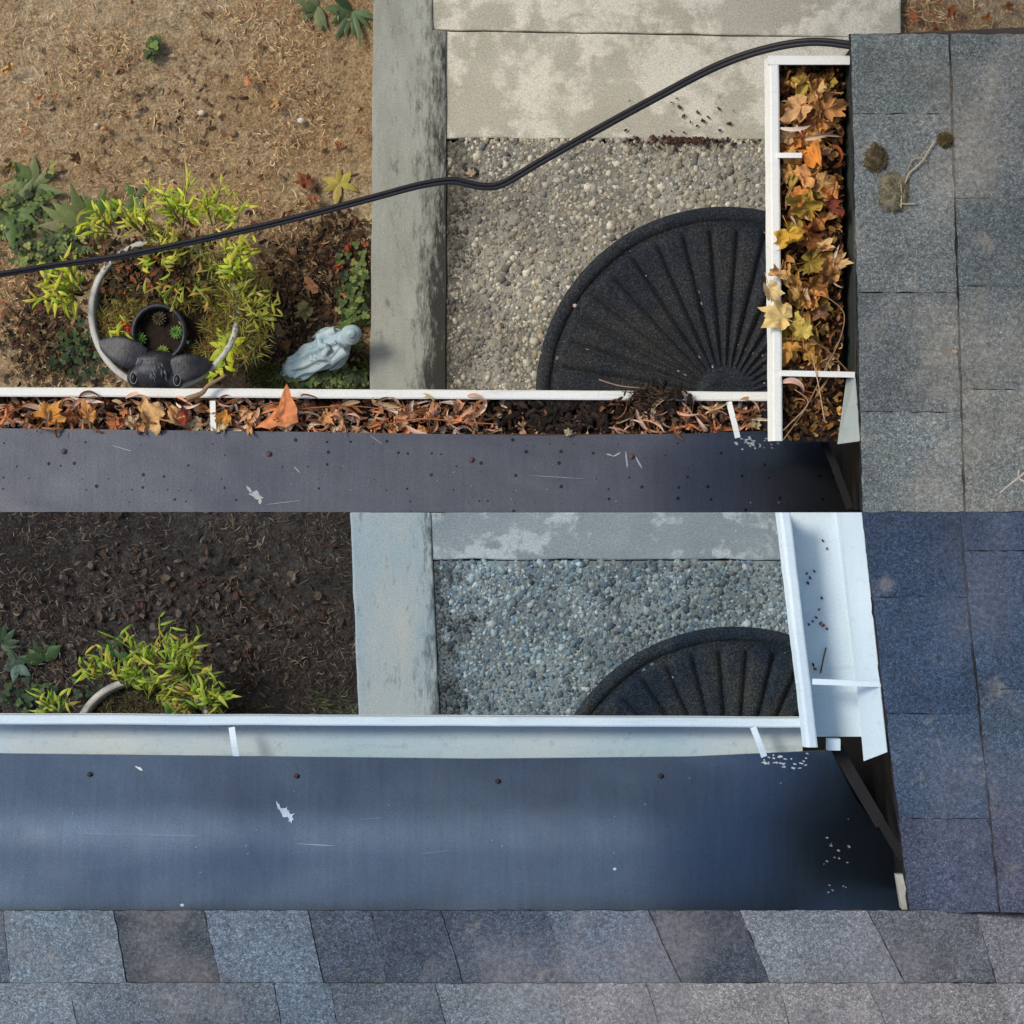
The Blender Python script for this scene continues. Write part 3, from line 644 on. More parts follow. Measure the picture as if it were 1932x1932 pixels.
# ------------------------------------------------------------------ gutters
def gutter(p0, p1, side, prof, mt, name, label, lipmt=None, inner=None, ncut=30):
    """p0->p1 along the lip; side = unit vector towards the roof"""
    root = empty(name, (p0 + p1) / 2, label, 'gutter')
    def sweep(pr, nm, mtx, sol=.0012):
        m = MB()
        def fn(u, v):
            i = v * (len(pr) - 1); i = int(round(i)); a, b = pr[i]; c = p0.lerp(p1, u)
            w_ = .0007 * fb(u * 3, 1.3, 3, p0.x)
            return c + side * (a + w_) + Vector((0, 0, b + w_))
        m.grid(fn, ncut, len(pr) - 1)
        return m.build(nm, mtx, root, sol=sol, smooth=False)
    sweep(prof['lip'], 'lip', lipmt or mt); sweep(prof['trough'], 'trough', inner or mt)
    return root
def strap(root, a, b, w_, th, arch, mt, n=8, label=None):
    m = MB(); d = (b - a); q = Vector((-d.y, d.x, 0)).normalized()
    def pt(t): return a.lerp(b, t) + Vector((0, 0, arch * math.sin(math.pi * t)))
    vs = []; 
    for i in range(n + 1):
        c = pt(i / n); vs += [c - q * w_ / 2, c + q * w_ / 2, c + q * w_ / 2 - Vector((0, 0, th)), c - q * w_ / 2 - Vector((0, 0, th))]
    fs = [(i * 4 + k, i * 4 + (k + 1) % 4, i * 4 + 4 + (k + 1) % 4, i * 4 + 4 + k) for i in range(n) for k in range(4)] + [(3, 2, 1, 0), (n * 4, n * 4 + 1, n * 4 + 2, n * 4 + 3)]
    m.add(vs, fs); o = m.build('hanger', mt, root, smooth=False)
    if label: o['label'] = label
    return o
PR = {'lip': [(.013, -.009), (.0135, -.001), (.0115, 0), (.002, 0), (0, -.002), (-.001, -.018), (.004, -.026), (-.001, -.032)],
      'trough': [(-.001, -.032), (.006, -.05), (.016, -.075), (.02, -.088), (.098, -.088), (.1, -.086), (.1, -.062)]}
# upper long gutter, full of leaves
a = P(-60, 731, -.012); b = P(1462, 740, -.012)
GA1 = gutter(a, b, Vector((0, -1, 0)), PR, WH_A, 'gutter', 'long white gutter packed with brown willow leaves across the upper half')
strap(GA1, P(401, 756, -.004), P(404, 830, -.004), .009, .0012, .004, WH_A)
strap(GA1, P(1375, 758, -.006), P(1392, 826, -.006), .009, .0012, .004, WH_A)
# upper short gutter
PR2 = {'lip': [(.017, -.012), (.0175, -.001), (.0155, 0), (.006, 0), (.004, -.002), (-.003, -.020), (.0, -.028)],
       'trough': [(.0, -.028), (.002, -.05), (.012, -.075), (.02, -.088), (.118, -.088), (.126, -.082), (.134, -.03), (.135, .0)]}
a = P(1448, 107, .055); b = P(1455, 832, .055)
back2 = PR2['trough'][3:]; PR2['trough'] = PR2['trough'][:5]
GA2 = gutter(a, b, Vector((1, 0.0, 0)), PR2, WH_A, 'gutter', 'short white gutter full of yellow maple leaves beside the grey roof', inner=ALG_SHADE)
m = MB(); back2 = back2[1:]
m.grid(lambda u, v: a.lerp(b, u) + Vector((back2[int(round(v * 3))][0], 0, back2[int(round(v * 3))][1])), 30, 3); m.build('back_wall', ALG_SHADE, GA2, sol=.0012, smooth=False)  # back wall coloured dark for the shade below the roof edge
m = MB(); q0 = P(1449, 105, .0565); 
m.prism([q0 + Vector((0, 0, 0)), q0 + Vector((0, -.014, 0)), q0 + Vector((.130, -.014, 0)), q0 + Vector((.130, 0, 0))], .05, lin((236, 236, 226)))
m.prism([q0 + Vector((.002, -.001, -.007)), q0 + Vector((.002, -.0035, -.007)), q0 + Vector((.128, -.0035, -.007)), q0 + Vector((.128, -.001, -.007))], -.03)
m.build('end_cap', WH_A, GA2, smooth=False)
strap(GA2, P(1466, 293, .058), P(1513, 293, .060), .008, .006, .001, WH_A)
strap(GA2, P(1474, 704, .060), P(1613, 707, .066), .009, .007, .001, WH_A)
m = MB(); m.prism([P(1597, 715, .04), P(1614, 712, .07), P(1624, 832, .07), P(1580, 838, .03)][::1], lambda p: p[2] - .002 if len(p) > 2 else 0)
m.build('back_flange', FLG, GA2, smooth=False)
# lower long gutter, clean
a = P(-60, 1349.5, -.012); b = P(1520, 1356, -.012)
PRB = {'lip': PR['lip'], 'trough': [(-.001, -.032), (.004, -.040), (.008, -.046), (.014, -.052), (.05, -.054), (.078, -.056)]}
GB1 = gutter(a, b, Vector((0, -1, 0)), PRB, WH_B, 'gutter', 'long clean empty white gutter across the lower half', inner=IN_B)
strap(GB1, P(437, 1372, -.004), P(447, 1432, -.004), .010, .0014, .006, WH_B)
strap(GB1, P(1421, 1372, -.005), P(1442, 1428, -.005), .010, .0014, .004, WH_B)
# lower short gutter, clean, slightly askew
a = P(1466, 966.3, .06); b = P(1518, 1410, .06); a.y = -.0008
d_ = (b - a).normalized(); sd_ = Vector((-d_.y, d_.x, 0)); sd_ = sd_ if sd_.x > 0 else -sd_
PR3 = {'lip': [(.020, -.012), (.0205, -.001), (.0185, 0), (.009, .0005), (.004, -.002), (-.001, -.014), (.004, -.024)],
       'trough': [(.004, -.024), (.010, -.05), (.02, -.075), (.026, -.084), (.098, -.084), (.102, -.080), (.108, -.05)]}
sd_ = Vector((1, 0, 0))
GB2 = gutter(a, b, sd_, {'lip': PR3['lip'], 'trough': [(.004, -.024), (.006, -.024)]}, WH_B, 'gutter', 'short clean white gutter with a few crumbs, set askew beside the blue grey roof')
b2 = P(1518, 1397, .06); m = MB()
pr = PR3['trough']; m.grid(lambda u, v: a.lerp(b2, u) + sd_ * pr[int(round(v * 6))][0] + Vector((0, 0, pr[int(round(v * 6))][1])), 20, 6)
m.build('trough_floor', WH_B, GB2, sol=.0012, smooth=False)
m = MB()
m.grid(lambda u, v: P((1588 + (1612 + 14 - 1588) * v) + ((1630 - 1588) + ((1676 - 1628) - 42) * v) * u, 966.4 + (1436 + (-17) * v - 966.4) * u, .02 + .068 * v), 20, 4)
for i_, v_ in enumerate(m.v):
    if v_[1] > -.002: m.v[i_] = (v_[0], -.0008, v_[2])
m.build('back_flange', WH_B, GB2, sol=.0012, smooth=False)
strap(GB2, P(1533, 1286, .063), P(1662, 1291, .088), .009, .007, .001, WH_B)
m = MB(); m.box(P(1572, 1404, .0), (.02, .018, .03), col=(1, 1, 1, 1)); m.build('outlet_tab', WH_B, GB2, smooth=False)
m = MB(); m.tube([P(1504, 1285, .05), P(1504, 1290, .05)], .003, 8); m.build('rivet', WH_B, GB2)
for px, py, rad, c in [(1528, 1090, 3.4, 0), (1524, 1100, 4, 0), (1522, 1082, 3, 0), (1536, 1078, 3, 0), (1545, 1150, 3, 1), (1550, 1128, 3.4, 0), (1540, 1165, 3.2, 1), (1533, 1172, 2.6, 0), (1560, 1186, 3, 0), (1553, 1180, 4, 2), (1548, 1176, 4, 2), (1526, 1178, 3, 0), (1538, 1262, 4, 2), (1534, 1254, 3.6, 0), (1552, 1020, 3, 0), (1560, 1035, 2.6, 1)]:
    m = MB(); p = P(px, py, -.0225); m.ell(p + Vector((0, 0, .002)), (rad * S, rad * S * .6, .0016), R=Matrix.Rotation(random.uniform(0, 3), 3, 'Z'), n=9, m=6, col=lin([(70, 52, 40), (110, 80, 56), (150, 92, 62)][c]), wob=.5, seed=px)
    tag(m.build('leaf_crumb', DEBRIS, loc=p), 'tiny brown leaf crumb left on the floor of the short clean gutter', 'crumb', 'crumbs in the clean gutter')
m = MB(); m.tube([P(1548, 1270, -.021), P(1553, 1245, -.019), P(1558, 1222, -.020)], .0013, 5, lin((110, 84, 60)))
tag(m.build('twig', WOOD, loc=P(1552, 1245, -.022)), 'thin brown twig standing in the short clean gutter above the hanger', 'twig')

# ------------------------------------------------------------------ cable
def smooth_path(pts, n=12):
    out = []
    Q = [pts[0]] + pts + [pts[-1]]
    for i in range(1, len(Q) - 2):
        for k in range(n):
            t = k / n; p0, p1, p2, p3 = Q[i - 1], Q[i], Q[i + 1], Q[i + 2]
            out.append(0.5 * ((2 * p1) + (p2 - p0) * t + (2 * p0 - 5 * p1 + 4 * p2 - p3) * t * t + (3 * p1 - p0 - 3 * p2 + p3) * t ** 3))
    out.append(pts[-1]); return out
cp = [(-500, 590, .05), (-60, 527, .04), (100, 501, .03), (240, 481, .03), (430, 441, .03), (560, 411, .03), (700, 374, .03), (790, 350, .03), (850, 341, .03), (885, 347, .03), (915, 352, .03), (950, 346, .03), (1020, 305, .03), (1130, 243, .03), (1240, 183, .03), (1350, 126, .035), (1440, 94, .05), (1530, 79, .07), (1612, 86, .085), (1640, 90, .085)]
path = smooth_path([P(x, y, z) for x, y, z in cp])
r_ = empty('power_cable', P(850, 341, .03), 'twisted black twin cable hanging diagonally over the upper yard', 'cable')
for s_ in (0, math.pi):
    m = MB(); L_ = 0; pts = []
    for i, p in enumerate(path):
        if i: L_ += (p - path[i - 1]).length
        t = (path[min(i + 1, len(path) - 1)] - path[max(i - 1, 0)]).normalized(); q = Vector((-t.y, t.x, 0)).normalized(); a_ = s_ + .55 * math.sin(L_ * 3.0) + .3
        pts.append(p + q * .0030 * math.cos(a_) + Vector((0, 0, .0030 * math.sin(a_))))
    rad = [.0030 + .0009 * max(0, min(1, (p.x + .2) / .5)) for p in pts]
    m.tube(pts, rad, 8, lin((36, 36, 40))); m.build('strand', BLACK, r_)

# ------------------------------------------------------------------ leaves in the gutters
def bed(name, x0, x1, y0, y1, z, mt, label, cols, nfrag, seed, loc):
    m = MB(); nx = int(abs(x1 - x0) / 4); ny = max(6, int(abs(y1 - y0) / 4))
    m.grid(lambda u, v: P(x0 + (x1 - x0) * u, y1 + (y0 - y1) * v, z - .008 + .014 * fb((x0 + (x1 - x0) * u) * .03, (y0 + (y1 - y0) * v) * .03, 1, seed)), nx, ny, lin((40, 28, 20)))
    for _ in range(nfrag):
        px = random.uniform(x0, x1); py = random.uniform(y0, y1); p = P(px, py, z + random.uniform(-.012, .008)); s_ = random.uniform(.002, .009)
        R = Matrix.Rotation(random.uniform(0, 6.28), 3, 'Z') @ Matrix.Rotation(random.uniform(-.9, .9), 3, 'X') @ Matrix.Rotation(random.uniform(-.6, .6), 3, 'Y')
        asp = random.uniform(.18, .8); n = 6; c = lin(random.choice(cols)); f = random.uniform(.5, 1.2)
        vs = [p + R @ Vector((math.cos(k / n * 6.283) * s_ * random.uniform(.7, 1.3), math.sin(k / n * 6.283) * s_ * asp * random.uniform(.7, 1.3), .002 * random.uniform(-1, 1))) for k in range(n)]
        vs.append(p + R @ Vector((0, 0, s_ * random.uniform(-.4, .4))))
        m.add(vs, [(k, (k + 1) % n, n) for k in range(n)], (c[0] * f, c[1] * f, c[2] * f, 1))
    return tag(m.build(name, mt, loc=loc), label, 'leaf litter', kind='stuff')
wl = [(214, 168, 134), (200, 146, 108), (176, 124, 88), (150, 100, 66), (222, 186, 160), (230, 206, 188), (120, 78, 54), (196, 126, 80), (212, 142, 90), (170, 146, 108), (220, 176, 150), (206, 190, 170)]
bed('leaf_litter', -50, 1440, 748, 845, -.036, DEBRIS, 'dark crumbled leaf litter filling the long upper gutter', wl + [(60, 42, 30)] * 6, 5200, 3, P(700, 790, -.05))
yl = [(202, 151, 75), (172, 119, 59), (138, 92, 48), (218, 172, 96), (151, 112, 57), (110, 71, 41), (188, 133, 89), (98, 62, 36)]
bed('leaf_litter', 1466, 1588, 124, 826, .018, DEBRIS, 'crumbled brown leaf litter filling the short upper gutter', yl + [(70, 48, 32)] * 4, 3600, 8, P(1525, 450, -.02))
GW = 'narrow willow leaves heaped in the long upper gutter'
for i in range(265):
    px = random.uniform(-30, 940) if i < 215 else random.uniform(1130, 1440)
    py = random.uniform(754, 826); L_ = random.uniform(.026, .052)
    z = -.018 + .016 * random.random() - (.012 if py > 806 else 0)
    c = random.choice(wl); f = random.uniform(.8, 1.15); c = tuple(min(250, v * f) for v in c)
    p = P(px, py, z); rz = random.choice([random.gauss(0, .6), random.gauss(math.pi, .6), random.uniform(0, 6.28)])
    if p.y + abs(math.sin(rz)) * L_ / 2 > P(0, 745, 0).y: rz = random.gauss(0, .2); 
    leafobj('willow_leaf', random.choice(WILLOW), p, L_, (random.gauss(0, .45), random.gauss(0, .25), rz), c, 'narrow curled brown willow leaf heaped in the long upper gutter', GW)
for i in range(62):
    px = random.uniform(1474, 1585); py = random.choice([random.uniform(225, 320), random.uniform(350, 420), random.uniform(450, 660), random.uniform(640, 780)])
    c = random.choice([(196, 160, 130), (214, 190, 164), (150, 108, 66), (170, 120, 76), (120, 76, 44), (176, 92, 50)])
    leafobj('willow_leaf', random.choice(WILLOW), P(px, py, .018 + random.uniform(0, .02)), random.uniform(.024, .05), (random.gauss(0, .5), random.gauss(0, .3), random.uniform(0, 6.28)), c,
            'narrow curled pale willow leaf mixed into the short upper gutter', 'willow leaves in the short upper gutter')
for i in range(46):
    px = random.uniform(-20, 930) if i < 38 else random.uniform(1180, 1430)
    c = random.choice([(222, 176, 124), (206, 150, 96), (226, 196, 162), (190, 128, 82), (214, 160, 118), (176, 110, 70), (200, 182, 140)])
    leafobj('broad_leaf', random.choice(MAPLE2), P(px, random.uniform(764, 812), -.010 + random.uniform(0, .008)), random.uniform(.013, .024), (random.gauss(0, .5), random.gauss(0, .5), random.uniform(0, 6.28)), c,
            'crumpled broad tan leaf mixed into the long upper gutter', 'broad leaves in the long upper gutter')
# background maple leaves of the short gutter
for i in range(75):
    px = random.uniform(1476, 1574); py = random.uniform(140, 690)
    c = random.choice([(206, 160, 92), (214, 170, 98), (180, 132, 76), (172, 148, 70), (216, 146, 78), (150, 102, 60), (224, 186, 130), (226, 172, 112)])
    leafobj('maple_leaf', random.choice(MAPLE2), P(px, py, .022 + random.uniform(0, .014)), random.uniform(.022, .036), (random.gauss(0, .45), random.gauss(0, .45), random.uniform(0, 6.28)), c,
            'small crumpled brown maple leaf packed in the short upper gutter', 'maple leaves packed in the short upper gutter')
big = [  # px, py, z, size(px radius), rz, curl index, colour, label
 (1520, 160, .034, 40, .6, 2, (178, 150, 66), 'olive yellow maple leaf at the top end of the short upper gutter'),
 (1513, 200, .040, 46, 2.2, 1, (214, 166, 112), 'large tan maple leaf second from the end cap of the short gutter'),
 (1562, 205, .034, 36, -1.2, 3, (196, 140, 84), 'tan folded maple leaf against the roof side near the end cap'),
 (1490, 258, .032, 24, 1.2, 0, (190, 156, 108), 'small buff leaf just above the partial hanger of the short gutter'),
 (1540, 302, .040, 36, .3, 6, (222, 146, 66), 'bright orange maple leaf right of the partial hanger'),
 (1520, 335, .044, 38, 1.9, 4, (224, 162, 98), 'peach orange maple leaf below the partial hanger of the short gutter'),
 (1552, 345, .036, 34, 4.1, 3, (206, 160, 96), 'light tan maple leaf under the bright orange one'),
 (1512, 362, .045, 28, 2.9, 1, (214, 140, 66), 'orange brown maple leaf in the middle of the short gutter'),
 (1528, 392, .036, 40, .8, 2, (176, 142, 56), 'mustard maple leaf lying across the middle of the short gutter'),
 (1562, 388, .042, 22, 5, 5, (124, 62, 46), 'small dark red leaf at the roof side of the short gutter'),
 (1588, 402, .05, 12, 1, 0, (136, 66, 50), 'tiny red leaf touching the roof edge'),
 (1489, 445, .052, 44, 3.3, 4, (214, 166, 62), 'large golden maple leaf beside the lip of the short gutter'),
 (1532, 452, .034, 30, 1, 6, (150, 92, 48), 'brown curled leaf right of the large golden maple leaf'),
 (1528, 492, .040, 42, 5.0, 1, (160, 134, 56), 'olive maple leaf in the lower middle of the short gutter'),
 (1564, 500, .042, 30, 2.2, 3, (206, 148, 88), 'tan curled leaf on the roof side below the white curled leaf'),
 (1534, 535, .036, 34, 3.9, 5, (140, 96, 48), 'dull brown maple leaf under the olive one'),
 (1470, 515, .062, 30, 2.6, 4, (224, 172, 108), 'peach maple leaf lying over the lip of the short gutter'),
 (1452, 545, .066, 30, 3.6, 2, (226, 196, 140), 'pale maple leaf hanging outside the lip of the short gutter'),
 (1476, 598, .062, 42, 1.2, 0, (224, 192, 124), 'large pale yellow leaf spread over the lip of the short gutter'),
 (1512, 628, .054, 36, .2, 1, (206, 178, 88), 'lime yellow maple leaf next to the pale leaf on the lip'),
 (1492, 655, .044, 28, 2.8, 3, (206, 150, 72), 'amber leaf near the bottom of the short gutter heap'),
 (1528, 665, .040, 30, 4.5, 4, (176, 132, 62), 'last mustard leaf above the full white hanger'),
 (1552, 585, .040, 26, 1.5, 6, (156, 112, 78), 'greyish brown torn leaf at the roof side of the heap'),
 (88, 790, .000, 34, -.7, 3, (206, 142, 66), 'yellow brown leaf at the far left of the long upper gutter'),
 (165, 786, .000, 30, .2, 1, (214, 150, 84), 'orange tan maple leaf left of the large buff leaf in the long gutter'),
 (290, 788, .001, 56, 1.45, 4, (214, 170, 112), 'large buff leaf left of the first hanger in the long gutter'),
 (330, 792, .000, 40, 4.6, 2, (206, 164, 110), 'second buff leaf touching the large one in the long gutter'),
 (353, 790, .002, 26, .5, 5, (140, 58, 46), 'dark red maple leaf beside the first hanger'),
 (425, 786, -.002, 22, 2, 6, (214, 150, 66), 'small amber leaf just right of the first hanger'),
 (1072, 818, .004, 11, 0, 0, (176, 168, 128), 'small round pale leaf on the edge of the grey flashing'),
]
for px, py, z, r, rz, ci, c, lab in big:
    leafobj('maple_leaf', MAPLE[ci] if ci in (0, 4, 1) else MAPLE2[(ci * 3 + int(px)) % 10], P(px, py, z + .006), r * S * (1.12 if ci in (0, 4, 1) else 1.3), (random.gauss(0, .22), random.gauss(0, .22), rz), tuple(v * k_ for v, k_ in zip(c, (1.0, 1.02, 1.04))), lab)
# big triangular orange leaf standing over the lip
m = MB()
rim_ = [(480, 808), (492, 798), (505, 788), (517, 776), (526, 764), (531, 748), (536, 733), (541, 724), (547, 736), (550, 750), (556, 760), (561, 772), (560, 784), (563, 796), (552, 800), (540, 806), (524, 803), (508, 810), (494, 806)]
def lf(u, v):
    k_ = u * len(rim_); i_ = int(k_) % len(rim_); t_ = k_ - int(k_); x = rim_[i_][0] * (1 - t_) + rim_[(i_ + 1) % len(rim_)][0] * t_; y = rim_[i_][1] * (1 - t_) + rim_[(i_ + 1) % len(rim_)][1] * t_
    x = 532 + (x - 532) * v; y = 784 + (y - 784) * v
    z = .006 + .012 * max(0, (800 - y) / 75) + .009 * fb(x * .02, y * .02, 2, 4.4) + .0035 * abs(((x - 532) + (y - 784) * .25) / 22)
    return P(x, y, z)
m.grid(lf, 38, 9, (1, 1, 1, 1), True); o = m.build('maple_leaf', LEAF, loc=P(525, 780, 0)); o.color = lin((206, 130, 80))
tag(o, 'big rust orange leaf pointing up over the lip of the long gutter', 'leaf')
# long pale willow leaves in the short gutter, straw and stems
for (x, y, L_, rz, c, lab, wi) in [(1505, 237, .062, .12, (226, 208, 190), 'long pinkish white willow leaf across the short gutter', 3), (1553, 253, .062, .3, (206, 176, 144), 'long tan willow leaf below the pinkish white one', 5),
                        (1578, 478, .03, 1.2, (224, 204, 190), 'white curled leaf at the roof side of the short gutter', 7), (1493, 368, .05, 1.2, (206, 176, 130), 'slender buff leaf along the lip of the short gutter', 1),
                        (1500, 738, .052, -.5, (214, 176, 158), 'pink grey willow leaf below the full white hanger', 2), (1494, 715, .03, .2, (206, 110, 60), 'orange curl of leaf just under the full white hanger', 9)]:
    leafobj('willow_leaf', WILLOW[wi], P(x, y, .045), L_, (.1, .1, rz), c, lab)
r_ = None
for pts, c, lab in [([(1560, 560), (1592, 590), (1585, 640), (1560, 690), (1520, 770), (1478, 830)], (150, 116, 84), 'long arched brown stem trailing out of the short gutter end'),
                    ([(1532, 668), (1545, 730), (1556, 795)], (190, 160, 120), 'straight pale straw at the bottom of the short gutter'),
                    ([(1525, 640), (1560, 660), (1600, 700)], (130, 104, 80), 'thin grey stalk over the full hanger of the short gutter'),
                    ([(1500, 735), (1525, 760), (1490, 800), (1478, 812)], (170, 140, 110), 'crooked pale stalk at the open end of the short gutter')]:
    m = MB(); m.tube(smooth_path([P(x, y, .072 - .02 * (k / len(pts))) for k, (x, y) in enumerate(pts)], 6), .0010, 5, lin(c))
    tag(m.build('stem', WOOD, loc=P(*pts[0], .05)), lab, 'stem')
for pts, c, r0, lab in [([(352, 752), (380, 742), (392, 728), (412, 716), (424, 708)], (150, 120, 88), .0045, 'thick broken twig lying across the lip near the first hanger'),
                    ([(735, 800), (800, 790), (880, 797), (940, 800)], (176, 110, 66), .0014, 'long thin orange stem on the leaves left of the black muck'),
                    ([(560, 772), (660, 766), (760, 776)], (150, 96, 62), .0012, 'thin brown stem right of the big rust orange leaf'),
                    ([(1130, 716), (1170, 728), (1220, 733)], (150, 124, 96), .0013, 'tan straw resting on the lip by the black muck')]:
    m = MB(); pp = smooth_path([P(x, y, .010 if r0 > .002 else .006) for x, y in pts], 6); m.tube(pp, [r0 * (1 - .5 * i / len(pp)) for i in range(len(pp))], 7, lin(c))
    tag(m.build('twig', WOOD, loc=P(*pts[0], 0)), lab, 'twig')
# black muck
m = MB()
for i in range(300):
    px = random.gauss(1060, 60) if i < 170 else random.gauss(1232, 24); py = random.uniform(756, 812) if i < 170 else random.gauss(752, 12)
    s_ = random.uniform(.003, .009); m.ell(P(px, py, -.022 if i < 170 else .0), (s_ * 1.3, s_ * random.uniform(.3, .8), s_ * .22), R=Matrix.Rotation(random.uniform(0, 3), 3, 'Z') @ Matrix.Rotation(random.gauss(0, .4), 3, 'X'), n=7, m=5, col=lin(random.choice([(34, 26, 20), (46, 36, 28), (28, 22, 18), (66, 50, 38)])), wob=.8, seed=i)
for i in range(60):
    p = P(random.gauss(1232, 26), random.gauss(748, 10), .004); a_ = random.uniform(0, 6.28); d2 = Vector((math.cos(a_), math.sin(a_) * .6, 0)) * random.uniform(.01, .03)
    m.tube([p, p + d2 * .5 + Vector((0, 0, .006)), p + d2], .0007, 4, lin(random.choice([(60, 46, 34), (96, 76, 56)])))
tag(m.build('wet_muck', DEBRIS, loc=P(1150, 780, -.03)), 'black wet rotting muck heaped on the long upper gutter near the mat', 'muck', kind='stuff')
m = MB()
for i in range(170):
    px = random.uniform(1548, 1600) if i % 2 else random.uniform(1475, 1600); py = random.uniform(690, 826) if i % 2 else random.uniform(795, 830); s_ = random.uniform(.003, .008)
    m.ell(P(px, py, .012), (s_, s_ * .7, s_ * .4), n=7, m=5, col=lin(random.choice([(40, 32, 26), (52, 42, 34), (70, 56, 42)])), wob=.8, seed=i)
tag(m.build('wet_muck', DEBRIS, loc=P(1575, 760, -.01)), 'dark sludge at the open lower end of the short leafy gutter', 'muck', kind='stuff')

# ------------------------------------------------------------------ moss, twigs on the upper roof
def roofpt(px, py, h=.012): return on_plane(px, py, lambda p: pfA(p) + h)
for px, py, rx, ry, c, lab in [(1655, 299, 21, 24, (96, 84, 60), 'brown oval moss clump, the left one on the upper grey roof'), (1690, 364, 30, 34, (128, 120, 96), 'largest moss clump with straw in it on the upper grey roof'), (1784, 264, 13, 12, (104, 88, 56), 'smallest moss clump at the shingle edge on the upper roof')]:
    c0 = roofpt(px, py, .011); m = MB()
    m.ell(c0, (rx * S, ry * S, .010), n=26, m=14, col=lin(c), wob=.6, seed=px)
    for i in range(1400):
        a_ = random.uniform(0, 6.28); r = math.sqrt(random.random()) * random.uniform(.7, 1.35); p = c0 + Vector((math.cos(a_) * r * rx * S, math.sin(a_) * r * ry * S, .010 * math.sqrt(max(0, 1 - r * r))))
        d2 = Vector((random.gauss(0, 1), random.gauss(0, 1), random.uniform(.3, 1.5))).normalized() * random.uniform(.003, .006); q = Vector((-d2.y, d2.x, 0)) * .15 + Vector((.0002, 0, 0)); f = random.uniform(.5, 1.5); cl = lin(c)
        m.add([p - q, p + q, p + d2], [(0, 1, 2)], (cl[0] * f, cl[1] * f * random.uniform(.9, 1.15), cl[2] * f, 1))
    tag(m.build('moss_clump', DEBRIS, loc=c0), lab, 'moss')
for pts, lab, c, r0 in [([(1708, 345), (1716, 326), (1728, 316), (1743, 300), (1752, 284), (1765, 266)], 'long dry stalk between the moss clumps on the upper roof', (176, 160, 128), .0013),
                 ([(1699, 340), (1701, 366), (1700, 392)], 'straight straw on the largest moss clump', (186, 172, 140), .0012),
                 ([(1700, 384), (1712, 385), (1727, 384)], 'short level straw crossing the straight one', (180, 164, 130), .0011),
                 ([(1712, 322), (1722, 302), (1738, 298), (1750, 305)], 'curled dry tendril above the largest moss clump', (150, 140, 120), .0010),
                 ([(1668, 380), (1680, 390), (1692, 393)], 'short straw below the largest moss clump', (160, 146, 112), .0010),
                 ([(1886, 930), (1908, 912), (1923, 900), (1936, 890)], 'forked pale twig at the right edge of the upper roof', (186, 170, 158), .0022)]:
    m = MB(); m.tube(smooth_path([roofpt(x, y, .018) for x, y in pts], 5), r0, 6, lin(c))
    if 'forked' in lab: m.tube([roofpt(1921, 902, .018), roofpt(1923, 886, .022)], .0016, 6, lin(c)); m.tube([roofpt(1921, 902, .018), roofpt(1940, 912, .02)], .0016, 6, lin(c))
    tag(m.build('twig', WOOD, loc=roofpt(*pts[0], .015)), lab, 'twig')
p = roofpt(1802, 664, .02); leafobj('maple_leaf', MAPLE[1], p, .006, (0, 0, 1), (206, 170, 110), 'tiny tan leaf scrap on the shingle edge of the upper roof')

